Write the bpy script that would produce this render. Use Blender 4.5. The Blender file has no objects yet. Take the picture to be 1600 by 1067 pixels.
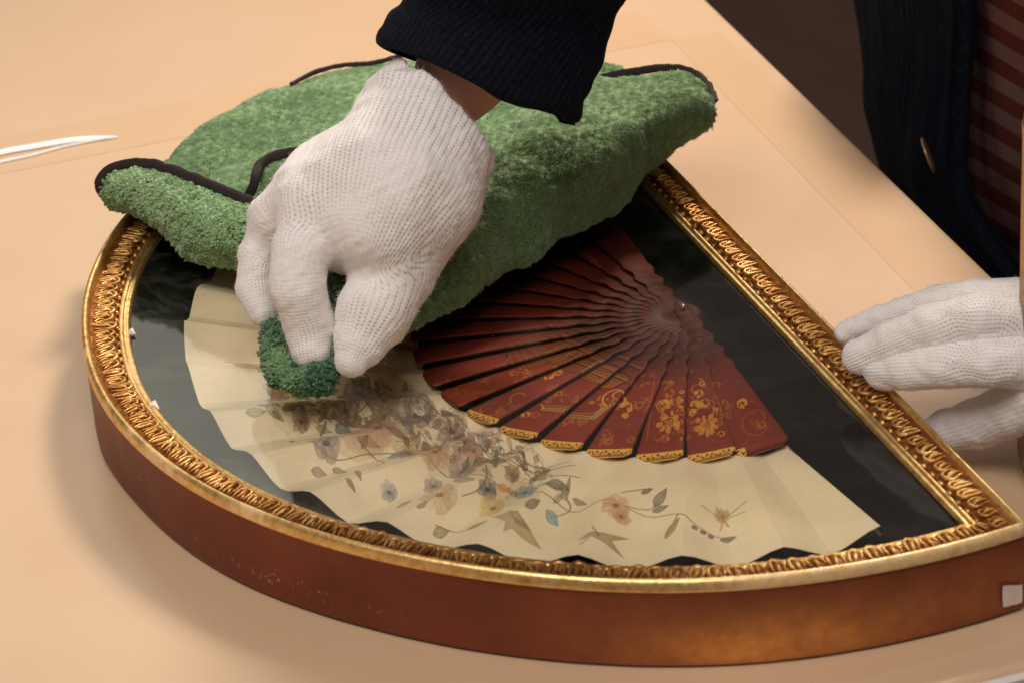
import bpy, math, random
import numpy as np
from mathutils import Matrix, Vector
random.seed(7); RNG = np.random.default_rng(11)
S = bpy.context.scene
COL = S.collection

# ------------------------------------------------------------------ camera
CC = np.array([-0.08216773, -1.22406592, 0.65570101]); PITCH = 0.49201004; ROLL = -0.06705416; F = 4200.0
_cp, _sp = math.cos(PITCH), math.sin(PITCH)
FW = np.array([0, _cp, -_sp]); _up = np.array([0, _sp, _cp]); _rt = np.array([1.0, 0, 0])
RT = math.cos(ROLL) * _rt + math.sin(ROLL) * _up
UP = -math.sin(ROLL) * _rt + math.cos(ROLL) * _up
cd = bpy.data.cameras.new('camera'); cam = bpy.data.objects.new('camera', cd); COL.objects.link(cam)
cam.matrix_world = Matrix(((RT[0], UP[0], -FW[0], CC[0]), (RT[1], UP[1], -FW[1], CC[1]), (RT[2], UP[2], -FW[2], CC[2]), (0, 0, 0, 1)))
cd.sensor_width = 36; cd.lens = F / 1600 * 36; cd.clip_start = 0.05; cd.clip_end = 60
cd.dof.use_dof = True; cd.dof.focus_distance = 1.34; cd.dof.aperture_fstop = 16.0
S.camera = cam

# ------------------------------------------------------------------ world + lamps
w = bpy.data.worlds.new("World"); S.world = w; w.use_nodes = True
w.node_tree.nodes['Background'].inputs[0].default_value = (1.0, 0.80, 0.66, 1)
w.node_tree.nodes['Background'].inputs[1].default_value = 0.20
def area(name, loc, target, sx, sy, power, color):
    l = bpy.data.lights.new(name, 'AREA'); l.shape = 'RECTANGLE'; l.size = sx; l.size_y = sy; l.energy = power; l.color = color
    o = bpy.data.objects.new(name, l); COL.objects.link(o); o.location = loc
    o.rotation_euler = (Vector(target) - Vector(loc)).to_track_quat('-Z', 'Y').to_euler(); return o
area('window_light', (-2.22, 4.6, 3.1), (-1.35, -0.1, 0.0), 3.4, 3.0, 1.7, (1.0, 0.97, 0.80)).data.spread = math.radians(28)
area('ceiling_light', (0.55, 1.45, 1.85), (-0.03, 0.28, 0), 0.5, 0.5, 6.8, (1.0, 0.88, 0.78)).data.spread = math.radians(60)
area('front_light', (-0.32, -0.90, 1.54), (-0.0, 0.0, 0.03), 1.2, 0.8, 4.5, (1.0, 0.94, 0.91)).data.spread = math.radians(85)
S.view_settings.view_transform = 'Standard'; S.view_settings.look = 'None'; S.view_settings.exposure = 0.07; S.view_settings.gamma = 1

# ------------------------------------------------------------------ pixel <-> place
def rays(p):
    p = np.atleast_2d(np.asarray(p, float))
    return FW[None] + ((p[:, 0:1] - 800) / F) * RT - ((p[:, 1:2] - 533.5) / F) * UP
def at(px, py, z):                      # photo point seen at height z
    d = rays([(px, py)])[0]; return CC + d * ((z - CC[2]) / d[2])
def aty(px, py, y):                     # photo point seen at depth y
    d = rays([(px, py)])[0]; return CC + d * ((y - CC[1]) / d[1])
def atv(a):                             # array (...,3) of px,py,z
    a = np.asarray(a, float); sh = a.shape; a = a.reshape(-1, 3)
    d = rays(a[:, :2]); t = (a[:, 2] - CC[2]) / d[:, 2]
    return (CC + d * t[:, None]).reshape(sh)
def pxm(P): return float((np.asarray(P) - CC) @ FW) / F     # metres per photo pixel there

# ------------------------------------------------------------------ object helpers
def mesh(name, V, Fc, mat=None, parent=None, smooth=True):
    me = bpy.data.meshes.new(name)
    V = np.asarray(V, float)
    if isinstance(Fc, np.ndarray):
        k = Fc.shape[1]; n = len(Fc)
        me.vertices.add(len(V)); me.vertices.foreach_set('co', V.astype(np.float32).ravel())
        me.loops.add(n * k); me.loops.foreach_set('vertex_index', Fc.astype(np.int32).ravel())
        me.polygons.add(n); me.polygons.foreach_set('loop_start', np.arange(0, n * k, k, dtype=np.int32))
        me.update(calc_edges=True)
    else:
        me.from_pydata(V.tolist(), [], [list(f) for f in Fc])
    me.validate(); me.update()
    if smooth: me.polygons.foreach_set('use_smooth', [True] * len(me.polygons))
    if mat: me.materials.append(mat)
    o = bpy.data.objects.new(name, me); COL.objects.link(o)
    if parent: o.parent = parent
    return o
def thing(name, label, cat, loc=(0, 0, 0), group=None):
    o = bpy.data.objects.new(name, None); COL.objects.link(o); o.location = loc
    o.empty_display_size = .02
    o['label'] = label; o['category'] = cat
    if group: o['group'] = group
    return o
def child(o, parent):                   # parent while keeping world coordinates
    o.parent = parent; o.matrix_parent_inverse = Matrix.Translation(-Vector(parent.location)); return o
def attr(o, name, vals, kind='FLOAT'):
    a = o.data.attributes.new(name, kind, 'POINT')
    vals = np.asarray(vals, np.float32)
    a.data.foreach_set('value' if kind == 'FLOAT' else ('color' if kind == 'FLOAT_COLOR' else 'vector'), vals.ravel())
def gridfaces(n, m, wrapn=False, wrapm=False):
    i = np.arange(n if wrapn else n - 1); j = np.arange(m if wrapm else m - 1)
    I, J = np.meshgrid(i, j, indexing='ij'); I = I.ravel(); J = J.ravel(); I2 = (I + 1) % n; J2 = (J + 1) % m
    return np.stack([I * m + J, I2 * m + J, I2 * m + J2, I * m + J2], 1)
def cr(ctrl, n):                        # Catmull-Rom along axis 0
    c = np.asarray(ctrl, float); k = len(c)
    P = np.concatenate([2 * c[:1] - c[1:2], c, 2 * c[-1:] - c[-2:-1]])
    t = np.linspace(0, k - 1 - 1e-9, n); i = t.astype(int); u = (t - i).reshape((-1,) + (1,) * (c.ndim - 1))
    a, b, d, e = P[i], P[i + 1], P[i + 2], P[i + 3]
    return .5 * (2 * b + (d - a) * u + (2 * a - 5 * b + 4 * d - e) * u ** 2 + (3 * b - a - 3 * d + e) * u ** 3)
def tube(path, rad, ns=8, closed=False):
    path = np.asarray(path, float); n = len(path); rad = np.broadcast_to(rad, (n,))
    T = np.gradient(path, axis=0); T /= np.linalg.norm(T, axis=1)[:, None] + 1e-12
    ref = np.array([0, 0, 1.0]); N = np.cross(T, ref); bad = np.linalg.norm(N, axis=1) < 1e-3; N[bad] = [1, 0, 0]
    N /= np.linalg.norm(N, axis=1)[:, None]; B = np.cross(T, N)
    a = np.linspace(0, 2 * np.pi, ns, endpoint=False)
    V = path[:, None] + rad[:, None, None] * (np.cos(a)[None, :, None] * N[:, None] + np.sin(a)[None, :, None] * B[:, None])
    V = V.reshape(-1, 3); Fq = gridfaces(n, ns, False, True).tolist()
    Fq += [list(range(ns))[::-1], [(n - 1) * ns + k for k in range(ns)]]
    return V, Fq
def wnoise(P, scale, seed=0, octv=3):   # smooth pseudo-noise from sums of sines, ~[-1,1]
    r = np.random.default_rng(seed); out = np.zeros(len(P)); amp = 1; tot = 0
    for o in range(octv):
        for k in range(5):
            d = r.normal(size=3); d /= np.linalg.norm(d); out += amp * np.sin(P @ d * 2 * np.pi / scale * r.uniform(.7, 1.3) + r.uniform(0, 6.28)) / 2.2
        tot += amp; scale /= 2.1; amp *= .5
    return out / tot

# ------------------------------------------------------------------ materials
def mat(name, color=(.5, .5, .5), rough=.5, metal=0, coat=0, sheen=0, spec=.5, setup=None):
    m = bpy.data.materials.new(name); m.use_nodes = True; nt = m.node_tree
    b = nt.nodes['Principled BSDF']
    b.inputs['Base Color'].default_value = (*color, 1); b.inputs['Roughness'].default_value = rough
    b.inputs['Metallic'].default_value = metal; b.inputs['Coat Weight'].default_value = coat
    b.inputs['Sheen Weight'].default_value = sheen; b.inputs['Specular IOR Level'].default_value = spec
    if setup: setup(nt, b)
    return m
class NT:
    def __init__(s, nt): s.nt = nt
    def n(s, t, **k):
        x = s.nt.nodes.new(t)
        for a, v in k.items(): setattr(x, a, v)
        return x
    def l(s, a, b): s.nt.links.new(a, b)
    def coord(s): return s.n('ShaderNodeTexCoord').outputs['Object']
    def noise(s, scale, detail=4, vec=None, rough=.55, dist=0):
        x = s.n('ShaderNodeTexNoise'); x.inputs['Scale'].default_value = scale; x.inputs['Detail'].default_value = detail
        x.inputs['Roughness'].default_value = rough; x.inputs['Distortion'].default_value = dist
        s.l(vec if vec is not None else s.coord(), x.inputs['Vector']); return x.outputs['Fac']
    def ramp(s, fac, stops):
        x = s.n('ShaderNodeValToRGB'); e = x.color_ramp.elements
        while len(e) < len(stops): e.new(.5)
        for i, (p, c) in enumerate(stops): e[i].position = p; e[i].color = (*c, 1) if len(c) == 3 else c
        s.l(fac, x.inputs[0]); return x.outputs[0]
    def mix(s, fac, a, b, mode='MIX'):
        x = s.n('ShaderNodeMix', data_type='RGBA', blend_type=mode)
        for inp, v in ((x.inputs[0], fac), (x.inputs[6], a), (x.inputs[7], b)):
            if hasattr(v, 'links'): s.l(v, inp)
            else: inp.default_value = v if not isinstance(v, tuple) else (*v, 1)
        return x.outputs[2]
    def math(s, op, a, b=0.0, c=0.0):
        x = s.n('ShaderNodeMath', operation=op)
        for i, v in enumerate((a, b, c)):
            if hasattr(v, 'links'): s.l(v, x.inputs[i])
            else: x.inputs[i].default_value = v
        return x.outputs[0]
    def attr(s, name): return s.n('ShaderNodeAttribute', attribute_name=name)
    def bump(s, b, h, dist=.001, strength=1.0):
        x = s.n('ShaderNodeBump'); x.inputs['Distance'].default_value = dist; x.inputs['Strength'].default_value = strength
        s.l(h, x.inputs['Height']); s.l(x.outputs[0], b.inputs['Normal']); return x

def su_table(nt, b):
    g = NT(nt); c = g.mix(g.noise(5, 3), (.605, .412, .252), (.645, .447, .28))
    sp = g.mix(1.0, g.ramp(g.noise(300, 3, None, .7), [(.0, (1, 1, 1)), (.66, (1, 1, 1)), (.72, (.90, .86, .80))]), g.ramp(g.noise(11, 5), [(.3, (.965, .955, .94)), (.6, (1, 1, 1))]), 'MULTIPLY')
    g.l(g.mix(1.0, c, sp, 'MULTIPLY'), b.inputs['Base Color'])
    g.l(g.math('MULTIPLY_ADD', g.noise(14, 4), .16, .24), b.inputs['Roughness'])
    g.bump(b, g.noise(90, 3), .0002, .25)
M_table = mat('cream_laminate', rough=.3, coat=.0, setup=su_table)
def su_band(nt, b):
    g = NT(nt); g.l(g.mix(g.noise(6, 3), (.59, .385, .215), (.63, .42, .24)), b.inputs['Base Color'])
    g.l(g.math('MULTIPLY_ADD', g.noise(14, 4), .16, .24), b.inputs['Roughness'])
M_band = mat('inlay_laminate', rough=.3, setup=su_band)
M_trim = mat('pale_edge_trim', (.72, .68, .64), .35)
def su_floor(nt, b):
    g = NT(nt); g.l(g.ramp(g.noise(3, 5), [(.3, (.10, .048, .032)), (.7, (.13, .065, .045))]), b.inputs['Base Color'])
M_floor = mat('brown_floor', rough=.7, setup=su_floor)

def su_gold(nt, b):
    g = NT(nt); v = g.coord()
    c = g.ramp(g.noise(260, 5, v), [(.28, (.62, .34, .11)), (.5, (.88, .58, .22)), (.75, (.98, .74, .36))])
    wear = g.attr('wear').outputs['Fac']
    c2 = g.mix(g.math('MULTIPLY', wear, g.ramp(g.noise(170, 5, v, .7), [(.38, (.05, .05, .05)), (.66, (.7, .7, .7))])), c, (.78, .56, .38))
    g.l(c2, b.inputs['Base Color'])
    g.l(g.math('SUBTRACT', .92, g.math('MULTIPLY', wear, .8)), b.inputs['Metallic'])
    g.l(g.math('MULTIPLY_ADD', g.noise(500, 4, v), .35, .17), b.inputs['Roughness'])
    g.bump(b, g.noise(900, 3, v), .0003, .6)
M_gold = mat('gilding', metal=.9, setup=su_gold)
def su_carved(nt, b):
    g = NT(nt); v = g.coord(); w = g.n('ShaderNodeNewGeometry').outputs['Position']
    g.l(g.ramp(g.noise(90, 5, w), [(.3, (.26, .095, .022)), (.5, (.58, .30, .085)), (.72, (.88, .58, .24))]), b.inputs['Base Color'])
    g.l(g.math('MULTIPLY_ADD', g.noise(120, 4, w), .45, .18), b.inputs['Roughness'])
    g.bump(b, g.noise(1200, 4, v), .0004, .7)
M_carved = mat('carved_gilding', metal=.85, setup=su_carved)
def su_patina(nt, b):
    g = NT(nt); g.l(g.ramp(g.noise(400, 5), [(.3, (.10, .032, .010)), (.5, (.30, .12, .03)), (.75, (.62, .32, .09))]), b.inputs['Base Color'])
    g.bump(b, g.noise(700, 4), .0008, .8)
M_patina = mat('antique_gilding', rough=.38, metal=.7, setup=su_patina)
def su_wall(nt, b):
    g = NT(nt); v = g.coord()
    c = g.ramp(g.noise(18, 6, v, .65), [(.25, (.12, .022, .010)), (.55, (.185, .036, .015)), (.85, (.26, .062, .024))])
    gold_sheen = g.attr('gold_sheen').outputs['Fac']
    c = g.mix(g.math('MULTIPLY', gold_sheen, g.ramp(g.noise(60, 6, v, .7), [(.25, (.35,) * 3), (.65, (1,) * 3)])), c, (.80, .33, .075))
    chip = g.attr('chip').outputs['Fac']
    ch = g.math('MULTIPLY', chip, g.ramp(g.noise(330, 3, v, .7), [(.62, (0, 0, 0)), (.66, (1, 1, 1))]))
    c = g.mix(ch, c, (.62, .42, .30))
    spk = g.ramp(g.noise(220, 2, v), [(.74, (0, 0, 0)), (.80, (.6, .6, .6))])
    g.l(g.mix(spk, c, (.30, .12, .05)), b.inputs['Base Color'])
    g.l(g.math('MULTIPLY_ADD', gold_sheen, .1, .25), b.inputs['Metallic'])
    g.l(g.math('MULTIPLY_ADD', g.noise(40, 5, v), .25, .28), b.inputs['Roughness'])
    g.bump(b, g.noise(160, 5, v), .0005, .5)
M_wall = mat('bronze_brown_paint', metal=.3, setup=su_wall)
def su_velvet(nt, b):
    g = NT(nt); v = g.coord(); sp = g.n('ShaderNodeSeparateXYZ'); g.l(v, sp.inputs[0])
    base = g.ramp(g.noise(60, 5, v), [(.3, (.006, .005, .005)), (.7, (.014, .012, .010))])
    wob = g.math('MULTIPLY', g.math('SUBTRACT', g.noise(28, 5, v, .65), .5), .07)
    def band(out, lo, hi):                       # dusty, rubbed nap of the lower left side
        m = g.n('ShaderNodeMapRange'); m.inputs[1].default_value = lo; m.inputs[2].default_value = hi; g.l(g.math('ADD', out, wob), m.inputs[0]); return m.outputs[0]
    dust = g.math('MULTIPLY', band(sp.outputs[0], -.04, -.17), band(sp.outputs[1], -.128, -.150))
    mot = g.ramp(g.noise(38, 7, v, .72, .8), [(.30, (.16,) * 3), (.55, (.55,) * 3), (.75, (1,) * 3)])
    g.l(g.mix(g.math('MULTIPLY', dust, mot), base, (.17, .175, .13)), b.inputs['Base Color'])
M_velvet = mat('black_velvet', rough=.95, sheen=.03, spec=.05, setup=su_velvet)
def su_glass(nt, b):
    g = NT(nt); nt.nodes.remove(b); out = nt.nodes['Material Output']
    tr = g.n('ShaderNodeBsdfTransparent'); gl = g.n('ShaderNodeBsdfGlossy'); df = g.n('ShaderNodeBsdfDiffuse')
    tr.inputs[0].default_value = (.985, .99, .98, 1); gl.inputs['Roughness'].default_value = .075
    fr = g.n('ShaderNodeFresnel'); fr.inputs[0].default_value = 1.5
    m = g.n('ShaderNodeMixShader'); g.l(fr.outputs[0], m.inputs[0]); g.l(tr.outputs[0], m.inputs[1]); g.l(gl.outputs[0], m.inputs[2])
    v = g.coord(); sx = g.n('ShaderNodeSeparateXYZ'); g.l(v, sx.inputs[0])
    lm = g.n('ShaderNodeMapRange'); lm.inputs[1].default_value = -.10; lm.inputs[2].default_value = -.27; lm.inputs[3].default_value = .18; lm.inputs[4].default_value = 1.0; g.l(sx.outputs[0], lm.inputs[0]); lm = lm.outputs[0]
    sm = g.math('MULTIPLY', g.ramp(g.noise(22, 6, v, .68, 1.2), [(.46, (0, 0, 0)), (.72, (.085,) * 3)]), lm)
    spk = g.n('ShaderNodeTexVoronoi'); spk.inputs['Scale'].default_value = 260; g.l(v, spk.inputs['Vector'])
    du = g.math('MULTIPLY', g.math('MULTIPLY', g.math('LESS_THAN', spk.outputs['Distance'], .11), g.math('GREATER_THAN', g.noise(45, 3, v), .60)), g.math('MULTIPLY', lm, .4))
    m2 = g.n('ShaderNodeMixShader'); g.l(g.math('ADD', sm, du), m2.inputs[0]); df.inputs[0].default_value = (.6, .6, .55, 1)
    g.l(m.outputs[0], m2.inputs[1]); g.l(df.outputs[0], m2.inputs[2]); g.l(m2.outputs[0], out.inputs[0])
    bp = g.n('ShaderNodeBump'); bp.inputs['Distance'].default_value = .0005; bp.inputs['Strength'].default_value = .15
    g.l(g.noise(9, 2, v), bp.inputs['Height']); g.l(bp.outputs[0], gl.inputs['Normal'])
M_glass = mat('dusty_glass', setup=su_glass)

def su_knit(nt, b):
    g = NT(nt)
    k = g.attr('knit').outputs['Vector']; sep = g.n('ShaderNodeSeparateXYZ'); g.l(k, sep.inputs[0])
    wob = g.math('MULTIPLY', g.math('SUBTRACT', g.noise(70, 3), .5), .0016)
    v = g.math('ADD', sep.outputs[0], wob); u = g.math('ADD', sep.outputs[1], wob)
    row = g.math('DIVIDE', u, .0021); rf_ = g.math('FRACT', row)                     # courses run across the limb
    a = g.math('ABSOLUTE', g.math('SUBTRACT', rf_, .5))                                # 0 mid course .. .5 between
    gap = g.math('POWER', g.math('MULTIPLY', a, 2.0), 4.0)
    ph = g.math('MULTIPLY', g.math('FLOOR', g.math('ADD', row, .5)), 1.57)
    c = g.math('POWER', g.math('ABSOLUTE', g.math('SINE', g.math('ADD', g.math('MULTIPLY', v, math.pi / .0017), ph))), 2.5)
    wale = g.math('ABSOLUTE', g.math('SINE', g.math('MULTIPLY', v, math.pi / .0017)))
    vis = g.ramp(g.noise(32, 4), [(.42, (.10,) * 3), (.60, (.9,) * 3)])
    hv = g.math('MULTIPLY', g.math('MULTIPLY', gap, c), vis)
    h = g.math('ADD', g.math('SUBTRACT', g.math('MULTIPLY', wale, .22), g.math('ADD', g.math('MULTIPLY', gap, .25), hv)), g.math('MULTIPLY', g.noise(1600, 3), .45))
    base = g.mix(g.noise(25, 4), (.86, .80, .765), (.93, .885, .855))
    g.l(g.mix(g.math('MULTIPLY', hv, .8), base, (.25, .17, .14)), b.inputs['Base Color'])
    g.bump(b, h, .0009, .6)
    b.inputs['Subsurface Weight'].default_value = .12; b.inputs['Subsurface Radius'].default_value = (.003, .002, .0015)
M_knit = mat('white_knit', rough=.95, sheen=.35, spec=.1, setup=su_knit)
M_fuzz = mat('cotton_fuzz', (.80, .76, .72), .95, spec=.1)
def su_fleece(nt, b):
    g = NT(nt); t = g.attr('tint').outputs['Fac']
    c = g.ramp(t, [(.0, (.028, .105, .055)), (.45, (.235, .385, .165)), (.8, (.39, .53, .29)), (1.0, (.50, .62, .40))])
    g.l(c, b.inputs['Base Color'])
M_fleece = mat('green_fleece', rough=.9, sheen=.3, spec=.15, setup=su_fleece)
M_cloth = mat('green_backing_cloth', (.10, .17, .065), .95, spec=.1, sheen=.3, setup=lambda nt, b: NT(nt).bump(b, NT(nt).noise(500, 4), .002, .9))
M_bind = mat('dark_brown_binding', (.022, .012, .010), .8, setup=lambda nt, b: NT(nt).bump(b, NT(nt).noise(900, 3), .0006, .8))
def su_skin(nt, b):
    g = NT(nt); g.l(g.mix(g.noise(60, 4), (.78, .44, .30), (.82, .50, .36)), b.inputs['Base Color'])
    b.inputs['Subsurface Weight'].default_value = .2; b.inputs['Subsurface Radius'].default_value = (.01, .004, .002)
    g.bump(b, g.noise(700, 4), .0003, .4)
M_skin = mat('skin', rough=.5, setup=su_skin)
def su_navy(nt, b):
    g = NT(nt); k = g.attr('knit').outputs['Vector']; sep = g.n('ShaderNodeSeparateXYZ'); g.l(k, sep.inputs[0])
    s = g.math('ABSOLUTE', g.math('SINE', g.math('MULTIPLY', sep.outputs[0], math.pi / .0032)))
    n = g.noise(300, 4)
    f = g.math('ADD', g.math('MULTIPLY', s, .22), g.math('MULTIPLY', g.noise(420, 4), .55))
    g.l(g.ramp(f, [(.2, (.004, .005, .009)), (.52, (.011, .014, .025)), (.80, (.050, .058, .085))]), b.inputs['Base Color'])
    g.bump(b, g.math('ADD', g.math('MULTIPLY', s, .5), g.noise(700, 4)), .0008, .6)
M_navy = mat('navy_corduroy', rough=1, sheen=.02, spec=.04, setup=su_navy)
def su_shirt(nt, b):
    g = NT(nt); k = g.attr('knit').outputs['Vector']; sep = g.n('ShaderNodeSeparateXYZ'); g.l(k, sep.inputs[0])
    s = g.math('SINE', g.math('MULTIPLY', sep.outputs[1], 2 * math.pi / .0195))
    f = g.math('ADD', g.math('MULTIPLY', s, 6.0), .5)
    g.l(g.mix(g.math('MINIMUM', g.math('MAXIMUM', f, 0.0), 1.0), (.13, .034, .030), (.21, .12, .11)), b.inputs['Base Color'])
    g.bump(b, g.noise(700, 4), .0006, .6)
M_shirt = mat('striped_jersey', rough=.95, spec=.1, setup=su_shirt)
M_button = mat('brass_button', (.62, .40, .22), .35, .6)
M_sticker = mat('cream_sticker', (.72, .62, .56), .7, setup=lambda nt, b: NT(nt).bump(b, NT(nt).noise(200, 4), .0006, .6))

# ================================================================== table and floor
fl = mesh('floor', [(-6, -6, -.75), (8, -6, -.75), (8, 9, -.75), (-6, 9, -.75)], [(0, 1, 2, 3)], M_floor, smooth=False); fl['kind'] = 'structure'
table = thing('table', 'cream laminate table under the oval gilt frame, with a pale trim on its near edge', 'table', (0, 0, -.75))
c0 = np.array([.2545, -.2725]); dr = np.array([-.2505, .968]); dr = dr / np.linalg.norm(dr); db = np.array([-.953, -.303]); db /= np.linalg.norm(db)
c1 = c0 + dr * 1.05; c2 = c1 + db * 1.25; c3 = c0 + db * 1.25
def rounded_slab(name, pts, z1, z0, m, bev=.004, inset_rows=None):
    pts = [np.array(p) for p in pts]; n = len(pts); ctr = sum(pts) / n
    def ring(off, z, r=.012, k=5):
        out = []
        for i in range(n):
            p = pts[i]; a = pts[i - 1] - p; b = pts[(i + 1) % n] - p
            a /= np.linalg.norm(a); b /= np.linalg.norm(b); bis = (a + b) / np.linalg.norm(a + b); s = math.sqrt((1 - a @ b) / 2)
            q = p + bis * off / s
            for j in range(k):
                t = j / (k - 1); out.append(((q + a * r * (1 - t) ** 2 + b * r * t ** 2)[0], (q + a * r * (1 - t) ** 2 + b * r * t ** 2)[1], z))
        return out
    rows = [(.003, z0), (0, z0 + .003)] + [(bev * (1 - math.cos(t)), z1 - bev + bev * math.sin(t)) for t in np.linspace(0, math.pi / 2, 6)]
    if inset_rows: rows += inset_rows
    V = []; k = 5 * n
    for off, z in rows: V += ring(off, z)
    Fq = gridfaces(len(rows), k, False, True).tolist(); Fq += [[(len(rows) - 1) * k + i for i in range(k)], list(range(k))[::-1]]
    return mesh(name, V, Fq, m)
top = rounded_slab('tabletop', [c0, c1, c2, c3], 0, -.032, M_table, .005, [(.012, -.0001), (.020, 0)])
child(top, table)
for p in top.data.polygons: p.use_smooth = len(p.vertices) == 4
# pale trim strip fixed along the near edge
d = c3 - c0; L = np.linalg.norm(d); d /= L; nrm = np.array([-d[1], d[0]]);
if nrm[1] > 0: nrm = -nrm
prof = [(0.0005, -.001), (.0035, .0006), (.0055, -.001), (.0058, -.012), (.0045, -.014), (.0005, -.014)]
V = []
for s in (-.002, L):
    for o_, z_ in prof: q = c0 + d * s + nrm * o_; V.append((q[0], q[1], z_))
Fq = gridfaces(2, 6, False, True).tolist() + [list(range(6)), list(range(11, 5, -1))]
child(mesh('edge_trim', V, Fq, M_trim, smooth=False), table)
for sx, sy in ((.06, .06), (.06, 1.19), (.98, .06), (.98, 1.19)):
    q = c0 + dr * sx + db * sy; V, Fq = tube([(q[0], q[1], -.75), (q[0], q[1], -.032)], .022, 12)
    child(mesh('leg', V, Fq, M_trim), table)
# paler-edged inlay band round the central panel
def bandstrip(a, b, w0, w1, nrm_, n=24):
    V = []
    for t in np.linspace(0, 1, n):
        q = a * (1 - t) + b * t
        for w_ in (w0, w1): V.append((*(q + nrm_ * w_), .00012))
    Fq = [(2 * i, 2 * i + 1, 2 * i + 3, 2 * i + 2) for i in range(n - 1)]
    V = np.array(V); o = mesh('inlay_band', V, Fq, M_band, smooth=False); child(o, table)
e1 = np.array([-.382, .2545]); e2 = np.array([.0335, .3965]); ed = (e2 - e1) / np.linalg.norm(e2 - e1); en = np.array([-ed[1], ed[0]])
bandstrip(e1 - ed * .35, e2, 0, .055, en)
rr_ = np.array([dr[1], -dr[0]]); rr_ = rr_ if rr_[0] > 0 else -rr_
bandstrip(e2 - ed * .001, e2 - dr * .62, .001, .0355, rr_)
# glare on the table at the left, built as thin white slivers
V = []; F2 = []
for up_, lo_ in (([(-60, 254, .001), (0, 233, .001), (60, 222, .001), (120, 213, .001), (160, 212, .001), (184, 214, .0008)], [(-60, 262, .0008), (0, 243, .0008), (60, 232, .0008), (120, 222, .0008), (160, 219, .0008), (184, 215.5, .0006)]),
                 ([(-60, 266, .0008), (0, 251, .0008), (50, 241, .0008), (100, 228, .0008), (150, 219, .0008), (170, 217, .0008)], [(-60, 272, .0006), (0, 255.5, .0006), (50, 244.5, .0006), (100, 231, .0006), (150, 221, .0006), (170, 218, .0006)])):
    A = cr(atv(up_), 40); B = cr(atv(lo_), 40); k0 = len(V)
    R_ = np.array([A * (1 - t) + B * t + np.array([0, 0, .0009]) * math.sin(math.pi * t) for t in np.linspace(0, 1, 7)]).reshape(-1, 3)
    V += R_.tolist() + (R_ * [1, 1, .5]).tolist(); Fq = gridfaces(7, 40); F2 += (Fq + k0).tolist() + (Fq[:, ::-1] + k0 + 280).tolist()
M_glare = mat('glare_white', (.97, .95, .93), .10, coat=1.0, spec=1.0)
o = mesh('glare_streak', V, F2, M_glare); o['label'] = 'streak of glare on the cream table at far left, built as white slivers'; o['category'] = 'glare strip'

# ================================================================== the D-shaped gilt frame
H = 0.0441; R0 = .300
frame = thing('picture_frame', 'D-shaped gilt shadow box frame with brown sides holding the painted fan', 'picture frame', (0, 0, 0))
LA = at(1036, 240, H)[:2]; LB = at(1616, 824, H)[:2]; ld = (LB - LA) / np.linalg.norm(LB - LA); ln = np.array([ld[1], -ld[0]])
if ln[0] > 0: ln = -ln                       # inward normal of the straight side
wx = np.array([-70, -65, -76, -90, -99, -107, -115, -125, -140, -155, -173, -185, -199, -230, -262]) % 360
wr = np.array([303, 303.5, 301.5, 302, 300.5, 298.6, 297.6, 299, 299.8, 299, 298, 299, 301.5, 301, 300]) / 1000
_o = np.argsort(wx); wx = wx[_o].astype(float); wr = wr[_o]
def rad(th):
    dg = np.degrees(th) % 360; g = np.exp(-.5 * ((dg[:, None] - wx[None]) / 7.0) ** 2); return (g * wr).sum(1) / g.sum(1)
KS, KA = .76, .94
def arc_end(d, sgn):                          # where the arc inset by d meets the straight side inset by d
    p0 = LA + ln * d * KS; best = None
    a, b = (-.6, .35) if sgn < 0 else (.1, .9)
    f = lambda t: (lambda q: np.hypot(*q) - (rad(np.array([math.atan2(q[1], q[0])]))[0] - d * KA))(p0 + ld * t)
    ts = np.linspace(a, b, 200); v = [f(t) for t in ts]
    for i in range(199):
        if v[i] * v[i + 1] <= 0:
            lo, hi = ts[i], ts[i + 1]
            for _ in range(30):
                m = (lo + hi) / 2
                if f(lo) * f(m) <= 0: hi = m
                else: lo = m
            q = p0 + ld * lo; best = q
            if sgn < 0: return q
    return best
def path(d, na=420, ns=90):
    """closed loop inset by d: arc (top corner -> left -> right corner) then straight side back up"""
    qa = arc_end(d, -1); qb = arc_end(d, 1)
    ta = math.atan2(qa[1], qa[0]); tb = math.atan2(qb[1], qb[0]) + 2 * math.pi
    th = np.linspace(ta, tb, na); r = rad(th) - d * KA
    A = np.stack([r * np.cos(th), r * np.sin(th)], 1); A[0] = qa; A[-1] = qb
    Sg = qb[None] + (qa - qb)[None] * np.linspace(0, 1, ns + 1)[1:-1, None]
    return A, Sg
def sweep(name, prof, m, parent, both=True, extra=None):
    rows = []
    for d_, z_ in prof:
        A, Sg = path(d_); P = np.concatenate([A, Sg]); rows.append(np.c_[P, np.full(len(P), z_)])
    n = len(rows[0]); V = np.array(rows)
    if extra is not None: V = extra(V)
    o = mesh(name, V.reshape(-1, 3), gridfaces(len(prof), n, False, True)[:, ::-1].copy(), m, parent)
    return o, V
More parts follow.
